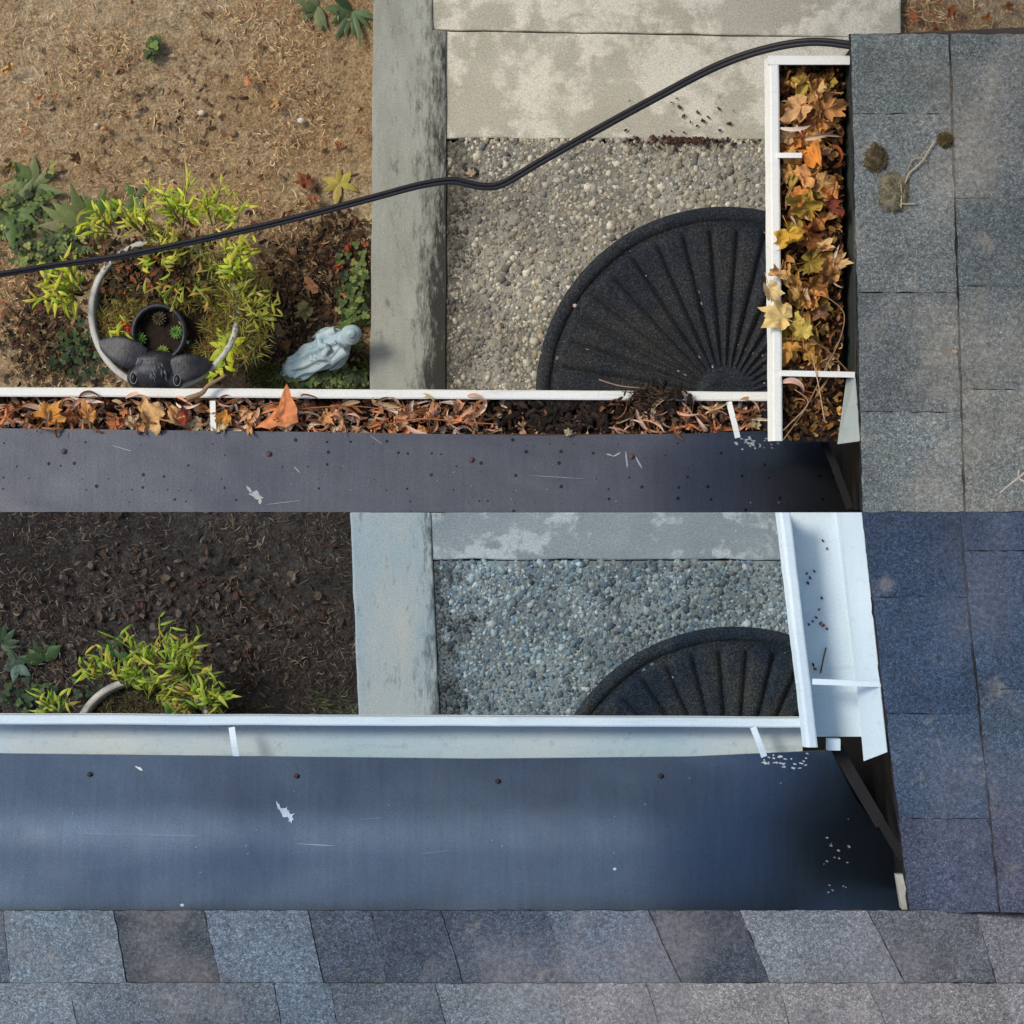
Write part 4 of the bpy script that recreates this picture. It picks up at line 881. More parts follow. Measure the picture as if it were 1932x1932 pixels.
# ------------------------------------------------------------------ ground leaves, plants
GL = [(14, 130, 30, .5, (206, 166, 106), 'large tan leaf at the left edge of the upper soil', 4), (75, 182, 20, 2.5, (206, 152, 108), 'folded peach leaf near the left edge of the upper soil', 3), (105, 184, 17, .3, (196, 146, 104), 'small peach scrap right of the folded peach leaf', 1),
      (50, 242, 16, 1.1, (196, 148, 100), 'tan scrap below the folded peach leaf', 3), (200, 238, 17, 2, (190, 140, 90), 'tan chip in the middle left of the upper soil', 5), (470, 155, 22, .2, (196, 136, 90), 'orange tan leaf in the middle of the upper soil', 2), (520, 195, 22, 1.9, (196, 152, 104), 'buff leaf just below the orange tan leaf', 1),
      (20, 312, 26, 2, (136, 116, 56), 'olive yellow leaf above the weeds at the left edge', 2), (150, 300, 24, 1, (110, 84, 56), 'brown crumpled leaf above the weeds', 6), (178, 318, 22, 4, (130, 100, 66), 'brown dry leaf right of the crumpled one', 3), (325, 356, 15, 0, (204, 156, 110), 'small peach leaf above the yellow green plant', 0),
      (580, 345, 34, .7, (132, 74, 48), 'dark rust leaf beside the five leaved seedling', 0), (590, 372, 26, 3, (144, 96, 66), 'brown leaf under the dark rust leaf', 1), (595, 540, 36, .9, (184, 136, 98), 'large tan brown leaf above the angel statue', 3), (655, 385, 20, 2, (176, 110, 74), 'rusty leaf between the seedling and the kerb', 2),
      (500, 510, 24, 1.3, (128, 104, 70), 'dull brown leaf right of the ring planter plants', 2), (505, 535, 30, 4, (136, 128, 72), 'olive leaf right of the ring planter', 4), (578, 582, 34, 2.2, (140, 132, 84), 'olive grey star shaped leaf above the angel statue', 0), (525, 622, 30, 5, (158, 140, 96), 'pale khaki leaf left of the angel statue', 4),
      (680, 208, 20, 1, (160, 122, 74), 'tan leaf against the kerb high up', 4), (683, 245, 18, 2, (130, 98, 62), 'brown leaf against the kerb below the tan one', 1), (660, 470, 20, .3, (150, 72, 44), 'red brown leaf near the kerb above the clover', 5), (690, 462, 16, .8, (150, 92, 60), 'small brown leaf touching the kerb', 1), (640, 500, 18, 2, (164, 84, 50), 'rust leaf left of the red brown one', 3), (540, 170, 12, 2, (196, 148, 100), 'little buff scrap in the upper middle soil', 5),
      (640, 270, 14, 3, (170, 100, 70), 'small dull pink leaf near the kerb', 1), (560, 480, 24, 1, (164, 120, 84), 'tan brown leaf below the cable between planter and kerb', 5), (645, 555, 20, 4, (176, 122, 80), 'tan leaf among the clover near the kerb', 3), (480, 470, 18, 2, (150, 112, 74), 'brown leaf just under the cable right of the planter', 1), (545, 655, 22, .6, (120, 84, 56), 'dark brown leaf between planter and angel statue', 6), (800, 0, 0, 0, 0, '', 0),
      (1730, 30, 26, 1, (170, 104, 62), 'rust leaf on the soil strip behind the upper roof', 3), (1800, 18, 26, 2.4, (140, 86, 54), 'brown leaf in the middle of the soil strip behind the upper roof', 1), (1860, 34, 24, .3, (170, 116, 70), 'tan brown leaf towards the right of the soil strip', 4), (1900, 12, 24, 4, (150, 96, 60), 'brown leaf at the top right corner', 2), (1760, 50, 20, 4, (130, 80, 50), 'dark brown leaf just above the roof top edge', 5),
      (890, 328, 16, .6, (178, 160, 126), 'buff stone like leaf beside the cable on the pebble walk', 0), (1085, 577, 7, 1, (206, 186, 176), 'tiny pinkish chip on the rim of the upper mat', 0)]
for px, py, r, rz, c, lab, ci in GL:
    if not lab: continue
    h = .075 if 830 < px < 1600 else .036
    if r < 12: h = .06
    leafobj('fallen_leaf', MAPLE[ci], PG(px, py, h if h < .07 else .052), r * S * 1.48 * .8, (random.gauss(0, .2), random.gauss(0, .2), rz), c, lab)
for i in range(46):
    px = random.uniform(0, 690); py = random.choice([random.uniform(10, 330), random.uniform(440, 720), random.uniform(440, 720)])
    if 150 < px < 460 and py > 400: px = random.uniform(480, 690)
    leafobj('fallen_leaf', random.choice(WILLOW), PG(px, py, .016), random.uniform(.02, .05), (random.gauss(0, .3), random.gauss(0, .2), random.uniform(0, 6.28)), random.choice([(190, 146, 104), (160, 112, 74), (130, 86, 56), (206, 176, 136), (150, 80, 50)]),
            'narrow curled dry leaf lying on the upper soil', 'narrow dry leaves on the upper soil')
for i in range(16):
    px = random.uniform(20, 640); py = random.uniform(985, 1330)
    leafobj('fallen_leaf', random.choice(WILLOW), PG(px, py, .016), random.uniform(.015, .035), (random.gauss(0, .3), random.gauss(0, .2), random.uniform(0, 6.28)), random.choice([(120, 100, 86), (104, 70, 60), (140, 126, 116)]),
            'narrow dull leaf lying on the dark lower soil', 'narrow dull leaves on the lower soil')
# pebbles on soil
for px, py, r, c, lab in [(568, 228, 7, (214, 204, 190), 'round white pebble on the upper soil'), (380, 213, 7, (206, 196, 180), 'flat whitish chip on the upper soil'), (182, 236, 5, (190, 180, 160), 'tiny pale pebble left of the whitish chip')]:
    m = MB(); p = PG(px, py, .012); m.ell(p, (r * S * 1.5, r * S * 1.2, r * S), n=12, m=8, col=lin(c), wob=.3, seed=px); tag(m.build('pebble', PEB, loc=p), lab, 'pebble')
# dark debris on the slab
m = MB()
for i in range(170):
    px = random.gauss(1290, 45); py = 258 + abs(random.gauss(0, 9)) - (px - 1250) * -.02
    if i > 150: px, py = random.uniform(1180, 1400), random.uniform(180, 262)
    s_ = random.uniform(.002, .006); m.ell(PG(px, py, .049), (s_, s_ * .6, s_ * .35), R=Matrix.Rotation(random.uniform(0, 3), 3, 'Z'), n=7, m=5, col=lin(random.choice([(84, 56, 42), (66, 44, 36), (110, 78, 60)])), wob=.8, seed=i)
tag(m.build('dirt_crumbs', DEBRIS, loc=PG(1290, 260, .046)), 'reddish brown dirt crumbs on the joint above the upper pebble walk', 'dirt', kind='stuff')

def blade(m, base, az, L_, W, rise, droop, col, ns=7, fold=.35, curve=0):
    V = []; C = []; p = Vector(base); el = rise; a_ = az
    for j in range(ns + 1):
        t = j / ns; d = Vector((math.cos(a_) * math.cos(el), math.sin(a_) * math.cos(el), math.sin(el))); s_ = Vector((-math.sin(a_), math.cos(a_), 0)); u = s_.cross(d) * -1
        ww = W / 2 * max(.04, math.sin(math.pi * min(1, t ** .8 * .97 + .03)))
        V += [p - s_ * ww + u * ww * fold * -1, p, p + s_ * ww + u * ww * fold * -1]; f = 1 - .15 * t; C += [(col[0] * f, col[1] * f, col[2] * f, 1), (col[0] * .8, col[1] * .85, col[2] * .8, 1), (col[0] * f, col[1] * f, col[2] * f, 1)]
        p = p + d * L_ / ns; el -= droop / ns; a_ += curve / ns
    m.add(V, [(j * 3 + i, j * 3 + i + 1, j * 3 + 4 + i, j * 3 + 3 + i) for j in range(ns) for i in range(2)], C)
def sprig(px, py, h0, n, spread, L_, W, cols, label, stems=1, ground=G, cat='plant', seed=0, name='leafy_plant', az=None, group=None, bias=None):
    n = int(n * 2.9); stems = int(stems * 2.0 + .5); spread *= 1.4
    random.seed(seed + int(px)); base = P(px, py, ground + .005); m = MB(); st = MB()
    for s_ in range(stems):
        a_ = random.uniform(0, 6.28) if az is None else az + random.uniform(-1.0, 1.0); r = spread * random.uniform(.35, 1)
        top = base + Vector((math.cos(a_) * r, math.sin(a_) * r, h0 * random.uniform(.7, 1))); mid = base.lerp(top, .5) + Vector((0, 0, .2 * h0))
        pth = smooth_path([base + Vector((math.cos(a_) * .006 * s_, math.sin(a_) * .006 * s_, 0)), mid, top], 6); st.tube(pth, .0017, 5, lin((150, 160, 70)))
        k = max(2, n // stems)
        for j in range(k):
            t = .12 + .88 * (j + 1) / k; q = pth[min(len(pth) - 1, int(t * (len(pth) - 1)))]
            c = lin(random.choice(cols)); f = random.uniform(.75, 1.2)
            blade(m, q, a_ + random.choice([-1, 1]) * random.uniform(.25, 1.3) + (random.uniform(-3, 3) if j > k - 3 else 0), L_ * .82 * random.uniform(.5, 1.2), W * .62 * random.uniform(.7, 1.2), random.uniform(.0, .9), random.uniform(.6, 2.2), (c[0] * f, c[1] * f, c[2] * f), curve=random.uniform(-1.1, 1.1))
    o = empty(name, base, label, cat, group)
    m.build('leaves', GREEN, o); st.build('stems', GREEN, o)
    return o
yg = [(206, 220, 50), (190, 206, 46), (216, 214, 70), (160, 190, 44), (226, 226, 84), (200, 190, 70)]
ZP = G + .16
# ring planter, upper yard
def ring_planter(cx, cy, r, label, mtp, soilc):
    c = P(cx, cy, G + .18); R0 = r * S * (D - (G + .18)) / D; root = empty('ring_planter', (c.x, c.y, G), label, 'planter'); m = MB()
    prof = [(R0 * .80, G), (R0 * .97, G + .165), (R0 * 1.0, G + .178), (R0 * .985, G + .184), (R0 * .93, G + .186), (R0 * .915, G + .182), (R0 * .905, G + .17), (R0 * .87, G + .13)]
    def fn(u, v):
        i = int(round(v * (len(prof) - 1))); rr, z = prof[i]; a_ = u * 6.28318; rr *= 1 + .012 * math.sin(3 * a_ + 1); return (c.x + math.cos(a_) * rr, c.y + math.sin(a_) * rr, z + .002 * math.sin(5 * a_))
    m.grid(fn, 72, len(prof) - 1, closeu=True); m.build('bowl', mtp, root)
    s_ = MB(); s_.grid(lambda u, v: (c.x + math.cos(u * 6.28318) * R0 * .86 * v, c.y + math.sin(u * 6.28318) * R0 * .86 * v, G + .15 + .01 * fb(math.cos(u * 6.28) * v * 3, math.sin(u * 6.28) * v * 3, 1, 3) + .008 * (1 - v)), 48, 14, lin(soilc), True)
    s_.build('potting_soil', DEBRIS, root)
    return c, R0
cA, RA = ring_planter(309, 592, 145, 'pale round bowl planter overgrown with yellow green plants, in the upper yard', POT, (58, 42, 30))
cB, RB = ring_planter(275, 1420, 145, 'pale round bowl planter half hidden by the clean gutter, in the lower yard', POT, (44, 38, 32))
# moss / dry growth inside bowls (uncountable)
def growth(name, c, r, z, n, cols, label, cat, L=(.01, .03), ry=None, up=.8, wid=.0014, shape=None):
    m = MB(); ry = ry or r
    for i in range(n):
        a_ = random.uniform(0, 6.28); q = math.sqrt(random.random()); x = math.cos(a_) * q * r; y = math.sin(a_) * q * ry
        if shape and not shape(x, y): continue
        if fb(c.x + x, c.y + y, 14, 1.5) + random.uniform(-.3, .45) < 0: continue
        cl = lin(random.choice(cols)); f = random.uniform(.5, 1.2)
        blade(m, Vector((c.x + x, c.y + y, z)), random.uniform(0, 6.28), random.uniform(*L), wid * random.uniform(.8, 1.8), random.uniform(.1, up), random.uniform(0, 1.5), (cl[0] * f, cl[1] * f, cl[2] * f), ns=3, curve=random.uniform(-1, 1))
    return tag(m.build(name, GREEN, loc=Vector((c.x, c.y, z))), label, cat, kind='stuff')
mix1 = [(150, 136, 60), (126, 124, 54), (160, 120, 66), (100, 120, 50), (180, 160, 84), (110, 78, 46), (170, 172, 66), (140, 88, 50)]
growth('moss_bed', cA, RA * .84, G + .160, 11000, mix1, 'brown and olive mossy growth inside the upper ring planter', 'moss', L=(.012, .036), wid=.002, shape=lambda x, y: (Vector((cA.x + x, cA.y + y, 0)) - Vector((P(299, 628, G + .2).x, P(299, 628, G + .2).y, 0))).length > .066)
growth('moss_bed', cA, RA * 1.12, G + .186, 5200, mix1 + [(170, 176, 60), (150, 160, 56), (186, 190, 66)], 'yellow olive growth spilling over the top and right rim of the upper planter', 'moss', L=(.018, .045), wid=.0022, shape=lambda x, y: RA * .82 < math.hypot(x, y) and -8 < math.degrees(math.atan2(y, x)) < 100)
growth('moss_bed', cB, RB * .84, G + .160, 4500, [(96, 90, 50), (70, 84, 44), (104, 76, 48), (60, 70, 40), (120, 120, 66)], 'dark mossy growth inside the lower ring planter', 'moss')
clov = [(69, 90, 44), (92, 113, 52), (114, 133, 66), (55, 72, 39), (142, 147, 77)]
def clover(name, px, py, rx, ry, n, label, cols=clov, s0=.006):
    m = MB(); c = PG(px, py, .0)
    for i in range(n):
        x = random.gauss(0, .45) * rx * S * 1.48; y = random.gauss(0, .45) * ry * S * 1.48
        if c.x + x > PG(692, 0).x: continue
        z = G + random.uniform(.01, .045); cl = lin(random.choice(cols)); f = random.uniform(.6, 1.25); a0 = random.uniform(0, 6.28); s_ = s0 * random.uniform(.7, 1.4)
        for k in range(3):
            a_ = a0 + k * 2.09; p = Vector((c.x + x + math.cos(a_) * s_ * .8, c.y + y + math.sin(a_) * s_ * .8, z)); vs = [p + Vector((math.cos(t * 1.047) * s_ * .8, math.sin(t * 1.047) * s_ * .8, random.uniform(-.2, .2) * s_)) for t in range(6)]
            m.add(vs, [(0, 1, 2, 3, 4, 5)], (cl[0] * f, cl[1] * f, cl[2] * f, 1))
        m.tube([Vector((c.x + x, c.y + y, G)), Vector((c.x + x, c.y + y, z))], .0006, 3, (cl[0] * f, cl[1] * f, cl[2] * f, 1), False)
    return tag(m.build(name, GREEN, loc=c), label, 'ground cover', kind='stuff')
clover('clover_patch', 672, 560, 34, 80, 170, 'dark green clover between the angel statue and the kerb')
clover('clover_patch', 40, 400, 110, 90, 95, 'green clover and weeds at the left edge of the upper yard')
clover('clover_patch', 115, 470, 90, 40, 160, 'sparse clover left of the ring planter below the cable')
clover('clover_patch', 150, 665, 60, 60, 80, 'dark low greens under the lower left of the ring planter', [(50, 72, 34), (70, 90, 40), (40, 60, 30)])
clover('clover_patch', 640, 714, 80, 18, 240, 'green cover at the foot of the angel statue by the gutter')
clover('clover_patch', 60, 1310, 110, 34, 80, 'dark greens at the left of the lower yard', [(52, 74, 48), (70, 96, 56), (40, 60, 44)])
clover('clover_patch', 290, 95, 14, 22, 22, 'tiny green sprout patch in the middle of the upper soil')
growth('moss_bed', PG(590, 712, 0), .16, G + .004, 1700, [(70, 100, 36), (96, 120, 40), (56, 80, 34), (140, 130, 50), (120, 90, 44)], 'bright green feathery moss in front of the angel statue', 'moss', L=(.02, .045), ry=.035, up=1.2, wid=.0022)
growth('moss_bed', P(455, 580, G + .16), .07, G + .17, 1500, mix1[:5] + [(150, 150, 54)], 'yellowish feathery growth spilling right of the ring planter', 'moss', L=(.015, .04), ry=.14, up=1.2)
growth('moss_bed', PG(640, 1335, 0), .06, G + .004, 260, [(60, 84, 50), (84, 104, 62), (100, 96, 66)], 'small grass tuft beside the lower kerb', 'grass', L=(.03, .06), ry=.03, up=.8, wid=.002)
growth('moss_bed', PG(440, 1320, 0), .08, G + .004, 300, [(56, 76, 46), (84, 100, 60), (70, 70, 46)], 'thin grass right of the lower ring planter', 'grass', L=(.02, .05), ry=.05, up=.8, wid=.0018)

def litter(name, rects, n, cols, label, z=.006):
    m = MB()
    for _ in range(n):
        x0, x1, y0, y1 = random.choice(rects); px = random.gauss((x0 + x1) / 2, (x1 - x0) / 4); py = random.gauss((y0 + y1) / 2, (y1 - y0) / 4)
        if px > 692: continue
        p = PG(px, py, z + random.uniform(0, .014)); s_ = random.uniform(.003, .013)
        Rm = Matrix.Rotation(random.uniform(0, 6.28), 3, 'Z') @ Matrix.Rotation(random.gauss(0, .4), 3, 'X'); asp = random.uniform(.15, .7); c = lin(random.choice(cols)); f = random.uniform(.55, 1.2)
        vs = [p + Rm @ Vector((math.cos(k / 7 * 6.283) * s_ * random.uniform(.6, 1.3), math.sin(k / 7 * 6.283) * s_ * asp * random.uniform(.6, 1.3), .003 * random.uniform(-1, 1))) for k in range(7)]
        m.add(vs, [tuple(range(7))], (c[0] * f, c[1] * f, c[2] * f, 1))
    return tag(m.build(name, DEBRIS, smooth=False), label, 'leaf litter', kind='stuff')
lc = [(100, 81, 58), (75, 59, 43), (131, 108, 75), (65, 52, 41), (158, 132, 96), (90, 74, 49), (112, 72, 51), (56, 48, 39)]
litter('leaf_litter', [(470, 700, 440, 740), (520, 700, 560, 740), (590, 700, 420, 520)], 4200, lc, 'dark brown crumbled leaf litter between the ring planter and the kerb')
litter('leaf_litter', [(0, 160, 520, 740), (140, 480, 420, 760)], 1500, lc, 'sparse brown leaf litter around the upper ring planter')
litter('leaf_litter', [(150, 420, 430, 560)], 900, [c_ for c_ in lc] + [(150, 84, 50)], 'brown bits caught among the plants in the upper ring planter', z=.175)
litter('leaf_litter', [(0, 690, 1000, 1340)], 900, [(64, 54, 48), (90, 78, 68), (48, 42, 38), (80, 60, 50), (110, 100, 90)], 'dull brown leaf bits on the dark lower soil')
litter('leaf_litter', [(0, 690, 0, 440)], 350, [(150, 120, 88), (130, 100, 70), (170, 140, 104), (110, 84, 62), (180, 150, 116)], 'tan leaf bits on the upper soil')

growth('moss_bed', cB, RB * 1.1, G + .186, 2600, [(130, 140, 60), (150, 160, 66), (110, 120, 56), (96, 110, 50)], 'olive growth spilling over the right rim of the lower planter', 'moss', L=(.018, .045), wid=.0022, shape=lambda x, y: RB * .84 < math.hypot(x, y) and 0 < math.degrees(math.atan2(y, x)) < 75)
# rosettes
def rosette(px, py, n, L_, W, cols, label, seed, a0=0, a1=6.28, rise=.35, droop=.5, name='weed_rosette', ground=G):
    random.seed(seed); m = MB(); base = P(px, py, ground + .008)
    for i in range(n):
        c = lin(random.choice(cols)); f = random.uniform(.75, 1.2); t = a0 + (a1 - a0) * (i + random.uniform(.2, .8)) / n
        blade(m, base + Vector((0, 0, .002 * i / n)), t, L_ * random.uniform(.7, 1.1), W * random.uniform(.7, 1.2), rise * random.uniform(.6, 1.6), droop * random.uniform(.7, 1.5), (c[0] * f, c[1] * f, c[2] * f), ns=8, curve=random.uniform(-.4, .4))
    return tag(m.build(name, GREEN, loc=base), label, 'weed')
pg = [(154, 156, 109), (132, 142, 88), (173, 168, 126), (105, 124, 69)]
rosette(165, 435, 8, .12, .034, pg, 'grey green weed with long spoon leaves left above the cable', 1, 1.6, 3.6)
rosette(185, 420, 6, .085, .028, [(105, 130, 58), (88, 116, 52)], 'darker green weed touching the yellow green plants', 2, .3, 2.6)
rosette(25, 400, 9, .09, .030, [(121, 140, 84), (138, 150, 100), (99, 124, 69)], 'broad leaved green weed at the left edge of the upper yard', 3)
rosette(60, 350, 7, .09, .034, [(138, 148, 96), (114, 130, 77)], 'pale green weed above the broad leaved one', 4)
rosette(665, 22, 10, .088, .018, [(85, 108, 69), (103, 122, 81), (70, 92, 58)], 'green jagged weed by the kerb at the top', 5, 2.2, 6.2)
rosette(600, 12, 6, .07, .020, [(121, 132, 90), (99, 114, 73)], 'paler weed left of the jagged one at the top', 6, 2.0, 5.4)
rosette(640, 347, 6, .058, .020, [(204, 184, 88), (189, 176, 84), (215, 190, 105)], 'yellow green seedling with six leaves near the kerb', 7, .2, 6.3, .25, .4)
rosette(255, 372, 4, .05, .026, [(96, 116, 64)], 'small green weed above the yellow green plants', 8)
rosette(2, 1215, 7, .07, .016, [(62, 86, 60), (76, 98, 70)], 'dark green weed at the left edge of the lower yard', 9, -1, 2.5)
rosette(85, 1245, 5, .07, .030, [(62, 92, 48), (54, 80, 44)], 'mid green weed left of the lower planter', 10, .5, 3.5)
rosette(215, 1225, 5, .05, .026, [(66, 100, 52), (56, 88, 48)], 'round leaved dark weed behind the lower planter', 11)
rosette(30, 1255, 5, .045, .024, [(90, 120, 108), (80, 106, 96)], 'blue green weed below the one at the lower left edge', 12)
rosette(335, 1310, 4, .075, .042, [(56, 92, 44), (66, 100, 50)], 'broad dark green leaf cluster in the lower planter', 13, 0, 6.28, .3, .5, 'broad_leaf_plant', G + .16)
rosette(430, 655, 7, .06, .022, [(196, 200, 50), (176, 186, 48)], 'yellow green star shaped sprout right of the animal planter', 14, 0, 6.28, .2, .6, 'sprout', G + .17)
rosette(390, 520, 4, .045, .024, [(86, 130, 44)], 'small broad green leaf in the upper planter', 15, 0, 6.28, .2, .6, 'sprout', G + .16)

# yellow green plants of the upper planter
sprig(345, 430, .13, 30, .085, .055, .010, yg, 'tall yellow green leafy plant at the top of the upper planter', 6, ZP, seed=3, az=1.5)
sprig(400, 425, .12, 22, .07, .055, .010, yg, 'yellow green leafy plant at the upper right of the upper planter', 5, ZP, seed=8, az=1.0)
sprig(430, 490, .12, 12, .06, .05, .010, yg, 'yellow green sprig between the cable and the right rim of the upper planter', 3, ZP, seed=21, az=.8)
sprig(270, 442, .11, 12, .05, .05, .010, yg, 'yellow green sprig over the top rim of the upper planter', 3, ZP, seed=22, az=1.8)
sprig(450, 570, .07, 16, .06, .04, .009, [(160, 160, 56), (180, 170, 70)], 'olive yellow growth hiding the right rim of the upper planter', 4, ZP, seed=23, az=.3)
sprig(160, 555, .10, 32, .07, .058, .012, yg, 'bushy yellow green plant spilling over the left of the upper planter', 7, ZP, seed=1, az=2.9)
sprig(215, 440, .12, 14, .055, .052, .010, yg, 'yellow green sprig at the upper left of the ring', 3, ZP, seed=2, az=2.4)
sprig(455, 535, .11, 14, .05, .055, .013, yg, 'yellow green sprig standing at the right of the upper ring', 3, ZP, seed=4, az=1.2)
sprig(300, 480, .09, 18, .07, .045, .010, yg[2:] + [(180, 150, 60)], 'yellowing plant in the upper middle of the ring planter', 4, ZP, seed=5)
sprig(350, 520, .07, 20, .08, .04, .009, [(170, 170, 60), (140, 150, 50), (190, 150, 70)], 'olive yellow plant in the middle of the ring planter', 5, ZP, seed=6)
sprig(470, 590, .06, 16, .06, .04, .009, [(150, 150, 54), (170, 160, 60)], 'olive plant spilling over the right of the upper ring', 4, ZP, seed=7, az=0)
sprig(205, 625, .05, 6, .04, .05, .010, [(190, 190, 54)], 'thin yellow sprig inside the left rim', 2, ZP, seed=9, az=-.6)
sprig(395, 700, .03, 6, .03, .04, .013, yg, 'yellow green sprig at the lower right of the upper ring', 2, ZP, seed=10)
ygb = [(170, 196, 60), (150, 180, 56), (186, 196, 74), (126, 160, 54), (196, 180, 70)]
sprig(310, 1262, .13, 26, .09, .058, .010, ygb, 'tall yellow green plant in the middle of the lower planter', 6, ZP, seed=11, az=1.6)
sprig(355, 1275, .13, 16, .07, .055, .010, ygb, 'yellow green stem leaning right in the lower planter', 3, ZP, seed=12, az=1.2)
sprig(200, 1285, .11, 14, .07, .05, .010, ygb, 'yellow green sprig at the left of the lower planter', 3, ZP, seed=13, az=2.3)
sprig(115, 1345, .09, 10, .05, .055, .010, ygb, 'drooping yellow green sprig at the far left of the lower planter', 3, ZP, seed=14, az=2.0)
sprig(410, 1325, .11, 8, .04, .055, .014, ygb, 'upright yellow green sprig at the right of the lower planter', 2, ZP, seed=15, az=1.5)
sprig(375, 1325, .09, 22, .06, .05, .010, ygb + [(120, 140, 60)], 'dense yellow green growth hiding the right rim of the lower planter', 5, ZP, seed=33, az=.9)
sprig(240, 1300, .10, 16, .07, .05, .010, ygb, 'yellow green sprig over the rim of the lower planter', 4, ZP, seed=31, az=1.4)
sprig(280, 1320, .08, 18, .08, .05, .010, ygb, 'leafy green growth inside the rim of the lower planter', 4, ZP, seed=32, az=1.0)
sprig(370, 1315, .08, 14, .06, .045, .009, [(160, 160, 70), (130, 140, 60), (176, 150, 80)], 'yellowing plant at the right inside the lower planter', 4, ZP, seed=16)
random.seed(99)

# ------------------------------------------------------------------ animal head planter
def fused(mb, name, mt, parent, voxel, smooth_it=6, loc=None):
    o = mb.build(name, mt, parent, loc=loc)
    r = o.modifiers.new('fuse', 'REMESH'); r.mode = 'VOXEL'; r.voxel_size = voxel; r.use_smooth_shade = True
    s_ = o.modifiers.new('soften', 'SMOOTH'); s_.factor = .5; s_.iterations = smooth_it
    return o
DKM = None
n_ = N('dark_cast_iron'); f_ = n_.noise(60, 6, .7)
cdk = n_.mix(n_.ramp(f_, [(0.4, 0), (0.7, 1)]), lin((34, 39, 47)), lin((62, 58, 60)))
DKM = n_.done(n_.mix(n_.ramp(n_.noise(35, 7, .75), [(0.55, 0), (0.72, .6)]), cdk, lin((104, 100, 94))), 0.42, n_.bump(n_.noise(1, 5, .7, n_.mapp((220, 90, 120))), .35, .004), metal=.15, spec=.5)
HP = G + .20; kk = S * (D - HP) / D
bc = P(299, 628, HP); ap = empty('animal_planter', (bc.x, bc.y, G + .10), 'dark animal head planter with two wide ears and green succulents in its round bowl', 'planter')
m = MB(); prof = [(34, -.09), (50, -.05), (54, -.015), (53, -.002), (48, .003), (44.5, -.002), (43.5, -.02), (42, -.045)]
m.grid(lambda u, v: (bc.x + math.cos(u * 6.28318) * prof[int(round(v * 7))][0] * kk, bc.y + math.sin(u * 6.28318) * prof[int(round(v * 7))][0] * 1.07 * kk, HP + prof[int(round(v * 7))][1]), 48, 7, closeu=True)
m.build('bowl', DKM, ap)
m = MB(); m.grid(lambda u, v: (bc.x + math.cos(u * 6.28318) * 45 * kk * v, bc.y + math.sin(u * 6.28318) * 47 * kk * v, HP - .035 + .004 * fb(math.cos(u * 6.28) * v * 3, math.sin(u * 6.28) * v * 3, 1, 3)), 32, 8, lin((44, 34, 26)), True); m.build('potting_soil', DEBRIS, ap)
m = MB(); hz = HP - .02
m.ell(P(292, 702, hz), (50 * kk, 36 * kk, .050), n=24, m=16)
m.ell(P(296, 745, hz - .02), (34 * kk, 40 * kk, .040), n=20, m=14)      # muzzle under the gutter
m.ell(P(256, 712, hz + .004), (17 * kk, 21 * kk, .034), n=16, m=12)      # brow left
m.ell(P(330, 716, hz + .002), (17 * kk, 21 * kk, .034), n=16, m=12)
m.ell(P(293, 680, hz), (48 * kk, 20 * kk, .046), n=18, m=12); m.ell(P(252, 678, hz), (16 * kk, 16 * kk, .03), n=14, m=10); m.ell(P(338, 690, hz), (18 * kk, 15 * kk, .03), n=14, m=10)
fused(m, 'head', DKM, ap, .004)
for nm, t0, t1, wd in (('ear', (272, 678), (188, 645), 22), ('ear', (318, 700), (400, 687), 21)):
    m = MB(); a_ = P(*t0, hz + .02); b2_ = P(*t1, hz + .004); d = b2_ - a_; q = Vector((-d.y, d.x, 0)).normalized()
    def fe(u, v, a_=a_, d=d, q=q, wd=wd * 1.25):
        t = v; an = u * 6.28318; w2 = wd * kk * (math.sin(math.pi * min(1, .22 + t * .76)) ** .6 if t < .999 else .05); return a_ + d * t + q * math.cos(an) * w2 + Vector((0, 0, math.sin(an) * .011 - .006 * math.cos(an) ** 2 * -1 + .012 * math.sin(math.pi * t)))
    m.grid(fe, 20, 14, closeu=True); m.build('ear', DKM, ap)
for ex, ey in ((252, 713), (334, 717)):
    m = MB(); m.ell(P(ex, ey, hz + .036), (5 * kk, 9 * kk, .006), n=14, m=10, col=lin((30, 30, 34))); m.tube([P(ex + 6.5 * math.cos(k / 14 * 6.283), ey + 11 * math.sin(k / 14 * 6.283), hz + .036) for k in range(15)], .0012, 6, lin((120, 124, 130)), False); m.build('eye', STONE, ap)
for j in range(9):
    pass
m = MB()
for j in range(26):
    x = random.uniform(278, 312); y = random.uniform(684, 712); t = Vector((random.uniform(-.3, .3), -1, 0))
    z = hz + .048 * math.sqrt(max(0.05, 1 - ((x - 292) / 50) ** 2 - ((y - 700) / 36) ** 2)) + .002
    p = P(x, y, z); m.tube([p, p + t * .006 + Vector((.002, 0, .001)), p + t * .013 + Vector((.004, 0, -.003))], .0010, 5, lin((104, 108, 112)))
m.build('forelock', STONE, ap)
m = MB(); m.tube([P(263, 676, hz + .05), P(257, 688, hz + .046)], .0022, 6, lin((120, 122, 124))); m.build('chip', STONE, ap)
